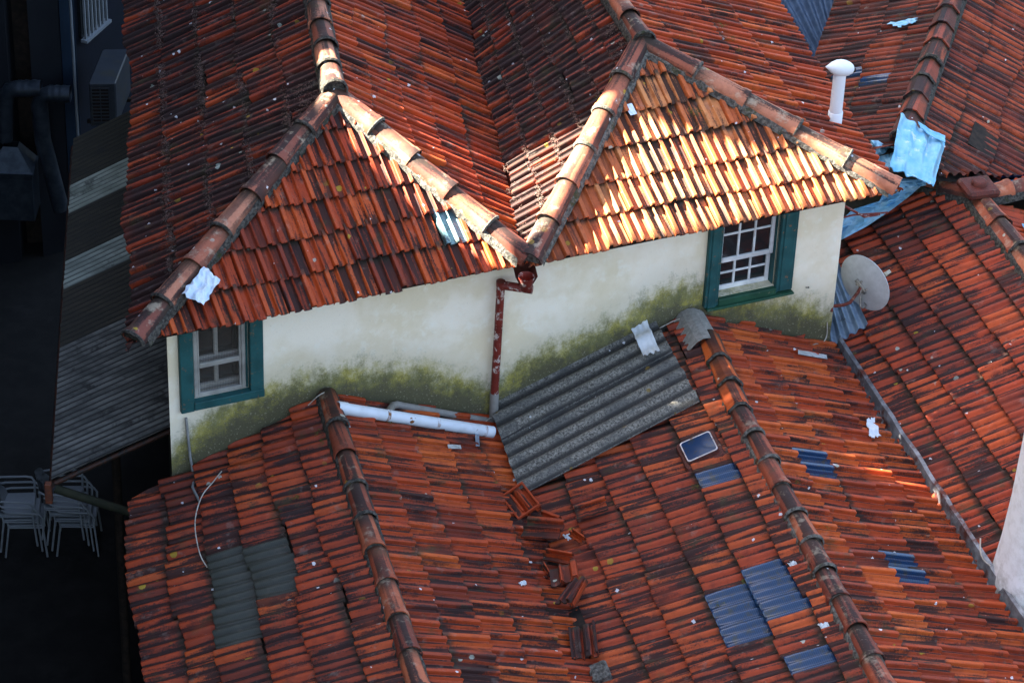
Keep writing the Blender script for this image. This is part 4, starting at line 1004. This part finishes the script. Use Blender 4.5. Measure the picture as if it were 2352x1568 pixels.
cano = empty('corrugated_canopy', W(250, 1060, 5.0), 'long corrugated canopy of brown, pale and grey sheets against the left side wall', 'canopy')
zl, zr = 4.95, 5.32
yl = [(168, 322, 430), (158, 430, 496), (152, 496, 606), (147, 606, 672), (143, 672, 806), (133, 806, 1106)]
def le(y): return 168 + (118-168)*((y-330)/(1106-330))
pr_ = []
for i, (x, y0, y1) in enumerate(yl):
    k0, k1 = le(y0), le(y1)
    A, B = W(k0, y0, zl), W(k1, y1, zl)
    ry = lambda y: y - 75*(1-.0)
    # right edge on the side wall of the house, same station along it
    def rt(p): 
        q = c0 + eld*((p - c0).dot(eld) + .38); return up(q + V((.12, 0, 0)), zr)
    mats = [('brown_sheet', (.020, .017, .008), (.034, .028, .013)), ('pale_sheet', (.20, .22, .17), (.34, .36, .29)), ('brown_sheet2', (.018, .015, .008), (.032, .026, .013)),
            ('pale_sheet2', (.17, .19, .16), (.30, .33, .28)), ('brown_sheet3', (.020, .017, .009), (.036, .028, .015)), ('grey_sheet', (.055, .054, .048), (.15, .146, .130))][i]
    C_, D_ = rt(A), rt(B); L_ = (B-A).length
    sN = Z
    corr('sheet', A + Z*.004*i, C_ + Z*.004*i, B - (B-A)*.002 + Z*.004*i, D_ - (D_-C_)*.002 + Z*.004*i, round(L_/.095), .020, dark_sheet(mats[0], mats[1], mats[2], c=(.012, .011, .008) if 'pale' not in mats[0] else (.05, .05, .04), ct=.56, metal=.15 if i == 5 else 0), cano, sN, nu=16, ragged=.018 if i < 5 else .004, seed=i*3)
    if i == 5: endL, endR = B, D_
mb = MB(); fa = W(le(330), 330, zl)
mb.tube([fa - Z*.05, endL - Z*.05], .03, 6); mb.tube([endL + V((.02, .05, -.05)), endR + V((0, .05, -.05))], .03, 6); mb.build('frame', paint('rusty_frame', (.06, .022, .012), (.02, .015, .012), .5), cano)
mb = MB(); mb.box(endL + V((-.03, -.02, -.12)), V((1, 0, 0)), .035, V((0, 1, 0)), .035, Z, .12, 0, .008); mb.build('rusted_end', paint('rust_orange', (.16, .045, .02), (.08, .03, .02), .5), cano)
mb = MB(); mb.tube([endL + V((.03, .0, -.08)), W(305, 1178, 4.6)], .045, 8); mb.build('brace', rough_mat('mossy_wood', (.014, .016, .009), (.026, .026, .014), 8), cano)
mb = MB(); mb.tube([endL + Z*-.1 + V((.25, 2.4, 0)), up(endL + V((.25, 2.4, 0)), 0)], .05, 8); mb.build('post', M['under'], cano)

# stacked chairs
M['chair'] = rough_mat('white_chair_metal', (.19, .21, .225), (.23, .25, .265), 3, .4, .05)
def make_chair(label):
    ch = empty('stacking_chair', (0, 0, 0), label, 'chair', 'white chairs stacked in the dark yard')
    def bt(name, mb): return mb.build(name, M['chair'], ch, local=True)
    mb = MB(); mb.box((0, 0, .45), (1, 0, 0), .215, (0, 1, 0), .22, Z, .012, 0, .008); bt('seat', mb)
    mb = MB(); rows = []
    for i in range(9):
        z_ = .50 + .34*i/8; wv = .215*math.sqrt(max(.0, 1-((z_-.64)/.215)**2)) if z_ > .64 else .20 + .015*(z_-.5)/.14
        rows.append([V((-.225 - .10*(z_-.5)/.34 - .03*math.cos(k/8*math.pi - math.pi/2)+.03, (-1+2*k/8)*max(wv, .03), z_)) for k in range(9)])
    mb.grid(rows); mb.grid([[p - V((.012, 0, 0)) for p in r] for r in rows[::-1]]); bt('backrest', mb)
    for s_ in (-1, 1):
        mb = MB(); mb.tube([(.20, s_*.235, .44), (.235, s_*.255, .0)], .013, 8); bt('leg', mb)
        mb = MB(); mb.tube([(-.22, s_*.215, .50), (-.21, s_*.225, .44), (-.27, s_*.25, .0)], .013, 8); bt('leg', mb)
        mb = MB(); mb.tube([(.20, s_*.235, .44), (.205, s_*.26, .60), (.17, s_*.265, .655), (.10, s_*.265, .67), (-.20, s_*.25, .68), (-.28, s_*.21, .69)], .014, 8); bt('armrest', mb)
    mb = MB(); mb.tube([(.20, -.235, .435), (-.21, -.225, .435)], .011, 8); mb.tube([(.20, .235, .435), (-.21, .225, .435)], .011, 8); mb.tube([(.20, -.235, .435), (.20, .235, .435)], .011, 8); bt('seat_frame', mb)
    return ch
chairs = []
base1, base2 = W(205, 1262, 0), W(70, 1268, 0)
names1 = ['lowest chair of the right hand white stack in the yard', 'second chair from the bottom of the right hand white stack', 'third chair from the bottom of the right hand white stack', 'topmost chair of the right hand white stack under the canopy corner']
names2 = ['lowest chair of the left hand white stack at the photo edge', 'middle chair of the left hand white stack', 'topmost chair of the left hand white stack at the photo edge']
src = make_chair(names1[0])
def place(o, base, k, rz):
    o.location = base + V((.055*k*math.cos(rz)*-1, .055*k*math.sin(rz)*-1, .085*k)) + Z*.0; o.rotation_euler = (0, 0, rz)
def copy_thing(o, label):
    c = o.copy(); COL.objects.link(c); c['label'] = label
    for ch in o.children:
        q = ch.copy(); COL.objects.link(q); q.parent = c
    return c
o1 = base1 + V((-.12, .12, 0)); o2 = base2 + V((-.04, .16, 0))
for k, nm in enumerate(names1):
    c = src if k == 0 else copy_thing(src, nm); place(c, o1, k, R(4))
for k, nm in enumerate(names2):
    c = copy_thing(src, nm); place(c, o2, k, R(6))

# corner building, ducts, air conditioner
K0 = W(168, 570, 0)                        # foot of the visible corner
def prism(name, foot, z0, z1, mat, parent):
    mb = MB(); n = len(foot)
    for i in range(n):
        a, b = foot[i], foot[(i+1) % n]; sheet(mb, a, b, z0, z1, 2)
    mb.face([up(p, z1) for p in foot]); return mb.build(name, mat, parent)
cbld = empty('corner_building', (K0.x - 4, K0.y + 4, 0), 'tall dark blue building with a corner strip coloured as lit, in the shade at the upper left', 'building')
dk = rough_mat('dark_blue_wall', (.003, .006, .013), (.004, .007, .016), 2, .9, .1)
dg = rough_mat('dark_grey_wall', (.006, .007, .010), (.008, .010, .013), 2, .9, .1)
pb = rough_mat('lit_corner_blue', (.007, .018, .034), (.009, .021, .04), 2, .9, .1)  # lighter blue puts the light on the corner facade into its colour
K1 = W(200, 560, 0); vx = V((1, 0, 0)); rd_ = (W(330, 430, 0) - K1).normalized()
side_end = K1 + rd_*14
strip0 = K0 + V((-.02, -.02, 0))
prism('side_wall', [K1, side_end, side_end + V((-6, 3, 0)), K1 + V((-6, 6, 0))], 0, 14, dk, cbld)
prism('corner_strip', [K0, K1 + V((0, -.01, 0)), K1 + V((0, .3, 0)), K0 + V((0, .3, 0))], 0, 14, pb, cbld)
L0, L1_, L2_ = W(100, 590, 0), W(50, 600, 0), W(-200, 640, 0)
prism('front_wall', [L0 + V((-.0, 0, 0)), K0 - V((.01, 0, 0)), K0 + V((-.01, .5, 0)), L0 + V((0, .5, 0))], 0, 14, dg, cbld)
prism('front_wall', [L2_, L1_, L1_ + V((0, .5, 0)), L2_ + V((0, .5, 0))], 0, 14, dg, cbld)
mb = MB(); sheet(mb, L1_ + V((-.3, .45, 0)), L0 + V((.3, .45, 0)), 0, 14, 1); mb.build('recess', M['under'], cbld)
# barred window of the side wall
sn = V((rd_.y, -rd_.x, 0)); wq = WP(206, 2, K1 + sn*.02, sn); mb = MB()
mb.box(wq, rd_, .32, Z, .42, sn, .03); wn = mb.build('window', M['glass'], cbld)
mb = MB()
for k in range(-3, 4): mb.box(wq + rd_*.10*k + sn*.08, rd_, .014, Z, .43, sn, .014)
mb.box(wq - Z*.445 + sn*.08, rd_, .35, Z, .02, sn, .05); mb.build('bars', M['chair'], wn)
mb = MB(); pz = WP(180, 330, K1 + sn*.04, sn); mb.tube([up(pz, 0), up(pz, 5.5)], .02, 8); mb.build('drainpipe', M['chair'], cbld)
# air conditioner
ac0 = W(203, 192, 3.05)
ac = empty('air_conditioner', ac0, 'boxy white air conditioner hung on the dark blue wall beside the big roof', 'air conditioner')
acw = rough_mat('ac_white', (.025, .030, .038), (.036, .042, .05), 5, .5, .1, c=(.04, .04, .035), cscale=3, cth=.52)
ax_ = V((1, .10, 0)).normalized(); ay_ = (W(236, 112, 3.05) - W(203, 192, 3.05)); ay_ = ay_.normalized(); WW_, LL_, HH_ = .36, .98, .66
cc = ac0 + ax_*WW_/2 + ay_*LL_/2 - Z*HH_/2
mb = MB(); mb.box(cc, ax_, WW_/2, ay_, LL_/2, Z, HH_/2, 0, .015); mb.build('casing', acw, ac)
fc = ac0 + ax_*WW_/2 - Z*HH_/2; fnn = ax_.cross(Z); fnn = fnn if fnn.y < 0 else -fnn
mb = MB(); mb.box(fc + fnn*.004 - ax_*.03, ax_, WW_/2-.06, Z, HH_/2-.06, fnn, .012); gr = mb.build('grille', M['under'], ac)
mb = MB()
for k in range(11): mb.box(fc + fnn*.018 - ax_*.03 + Z*(-.26 + .052*k), ax_, WW_/2-.06, Z, .008, fnn, .008)
for k in (-1, 0, 1): mb.box(fc + fnn*.020 - ax_*.03 + ax_*k*.115, ax_, .006, Z, HH_/2-.06, fnn, .008)
mb.build('slats', acw, gr)
for k in (.2, .8):
    mb = MB(); mb.box(ac0 + ay_*LL_*k + ax_*WW_*.6 - Z*(HH_+.03), ax_, .3, ay_, .025, Z, .025); mb.build('bracket', M['under'], ac)
# ventilation ducts
dm = rough_mat('galvanised_duct', (.035, .045, .058), (.065, .078, .095), 6, .35, .15, .003, metal=.6)
fp = K0 + V((0, -.55, 0)); fn_ = V((0, -1, 0))
def DP(x, y, o=0): return WP(x, y, fp + fn_*o, fn_)
def duct(name, pts, r, label, seams=3):
    P_ = [DP(*p) for p in pts]; e = empty(name, P_[0], label, 'duct')
    mb = MB(); mb.tube(P_, r, 20, caps=False); mb.build('tube', dm, e)
    for i in range(seams):
        a = P_[0] + (P_[1]-P_[0])*(.2 + .6*i/max(1, seams-1)); t_ = (P_[1]-P_[0]).normalized()
        mb = MB(); mb.tube([a, a + t_*.05], r*1.06, 20, caps=False); mb.build('collar', dm, e)
    mb = MB(); t_ = (P_[0]-P_[1]).normalized(); a_ = t_.orthogonal().normalized(); b_ = t_.cross(a_)
    mb.face([P_[0] - t_*.03 + (a_*math.cos(k*.3307) + b_*math.sin(k*.3307))*r*.97 for k in range(19)]); mb.build('mouth', M['under'], e)
duct('vent_duct', [(95, 203), (40, 204), (22, 208), (12, 222), (10, 320)], .115, 'metal duct with its slanted mouth pointing right at the left edge')
duct('vent_duct', [(162, 216), (112, 216), (96, 222), (90, 240), (98, 320), (140, 480)], .115, 'second metal duct that bends and drops beside the grey hood')
hx = empty('duct_hood', DP(30, 400), 'dark metal hood box with a sloping top beneath the first duct', 'hood')
mb = MB(); c = DP(30, 392, .1); rows = []
for z_, s_ in ((-.65, .30), (0, .30), (.10, .32), (.12, .29), (.42, .10)): rows.append([c + V((sx_*s_*1.0, sy_*s_*.8, z_)) for sx_, sy_ in ((-1, -1), (1, -1), (1, 1), (-1, 1))])
mb.grid(rows, 0, False, closed=True); mb.build('box', dm, hx)

# unseen blockers added outside the left edge; outlines cut to shape the sun patches
def tall(name, prof, label, x0=-9.5, dep=7):
    """wall front at x0; prof = outline seen from the sun, (h, v) pairs"""
    a, e = SUN_AZ, SUN_EL
    Vx, Vy, Vz = math.sin(a)*math.sin(e), -math.cos(a)*math.sin(e), math.cos(e)
    def q(h, v):
        y = (h - math.cos(a)*x0)/math.sin(a); return V((x0, y, max(0, (v - Vx*x0 - Vy*y)/Vz)))
    f = [q(*p) for p in prof]; bk = V((-math.sin(a), math.cos(a), 0))*dep
    e_ = empty(name, (x0-3, sum(p.y for p in f)/len(f), 0), label, 'building')
    mb = MB(); mb.face(f); mb.face([p + bk for p in reversed(f)])
    for i in range(len(f)):
        j = (i+1) % len(f); mb.face([f[j], f[i], f[i]+bk, f[j]+bk])
    mb.build('wall', dg, e_)
    ys = [p.y for p in f]; zt = min(p.z for p in f if p.z > 1)
    y = min(ys) + 1.2
    while y < max(ys) - 1.5 and max(ys)-min(ys) > 4 and dep > 1:
        z_ = 2.0
        while z_ < zt - 2:
            mb = MB(); mb.box((x0+.03, y, z_), V((0, 1, 0)), .45, Z, .65, V((1, 0, 0)), .03); mb.build('window', M['glass'], e_); z_ += 3  # window boxes only dress the unseen blockers
        y += 2.6
GB0 = -40
tall('far_sun_blocker', [(25.35, GB0), (25.35, 3.05), (25.75, 3.45), (25.80, 4.35), (25.86, 4.6), (25.93, 5.0), (26.0, 5.25), (26.15, 5.4), (26.36, 6.02), (26.36, 10), (38, 10), (38, GB0)], 'unseen tall sun blocker added beyond the gap, outside the left edge', x0=-8)
tall('near_sun_blocker', [(4, GB0), (4, 10), (23.40, 10), (23.40, GB0)], 'unseen tall sun blocker added nearest the camera, outside the left edge', x0=-8)
tall('sun_cutout_screen', [(23.1, GB0), (23.1, 10), (26.6, 10), (26.36, 6.02), (23.745, 3.56), (23.745, 4.38), (23.86, 4.36), (23.72, 4.66), (23.56, 4.52), (23.56, 4.40), (23.74, 4.38), (23.74, 3.55), (23.90, 3.38), (24.1, 3.3), (24.25, 3.26), (24.4, 3.22), (24.6, GB0)], 'unseen thin screen added and cut to shape the sun patches, outside the left edge', x0=-7.8, dep=.06)
tall('low_sun_blocker', [(24.1, GB0), (24.1, 3.20), (25.55, 3.20), (25.55, GB0)], 'unseen lower sun blocker added in the gap between the tall ones', x0=-8.2)
# ------------------------------------------------------------------ light
sdir = V((-math.sin(SUN_AZ)*math.cos(SUN_EL), math.cos(SUN_AZ)*math.cos(SUN_EL), math.sin(SUN_EL)))
ld = bpy.data.lights.new('sun', 'SUN'); ld.energy = 5; ld.angle = R(.5); ld.color = (1, .94, .80)
lo = bpy.data.objects.new('sun', ld); COL.objects.link(lo); lo.rotation_euler = (-sdir).to_track_quat('-Z', 'Y').to_euler()
w = bpy.data.worlds.new('World'); sc.world = w; w.use_nodes = True
nt = w.node_tree; bg = nt.nodes['Background']; sky = nt.nodes.new('ShaderNodeTexSky'); sky.sky_type = 'NISHITA'; sky.sun_disc = False; sky.ozone_density = .4; sky.dust_density = 4; sky.air_density = 1.0
sky.sun_elevation = SUN_EL; sky.sun_rotation = -SUN_AZ
nt.links.new(sky.outputs[0], bg.inputs[0]); bg.inputs[1].default_value = .05
sc.view_settings.view_transform = 'Standard'; sc.view_settings.look = 'None'; sc.view_settings.exposure = 3.85
sc.cycles.use_denoising = True; sc.cycles.max_bounces = 6; sc.cycles.diffuse_bounces = 3
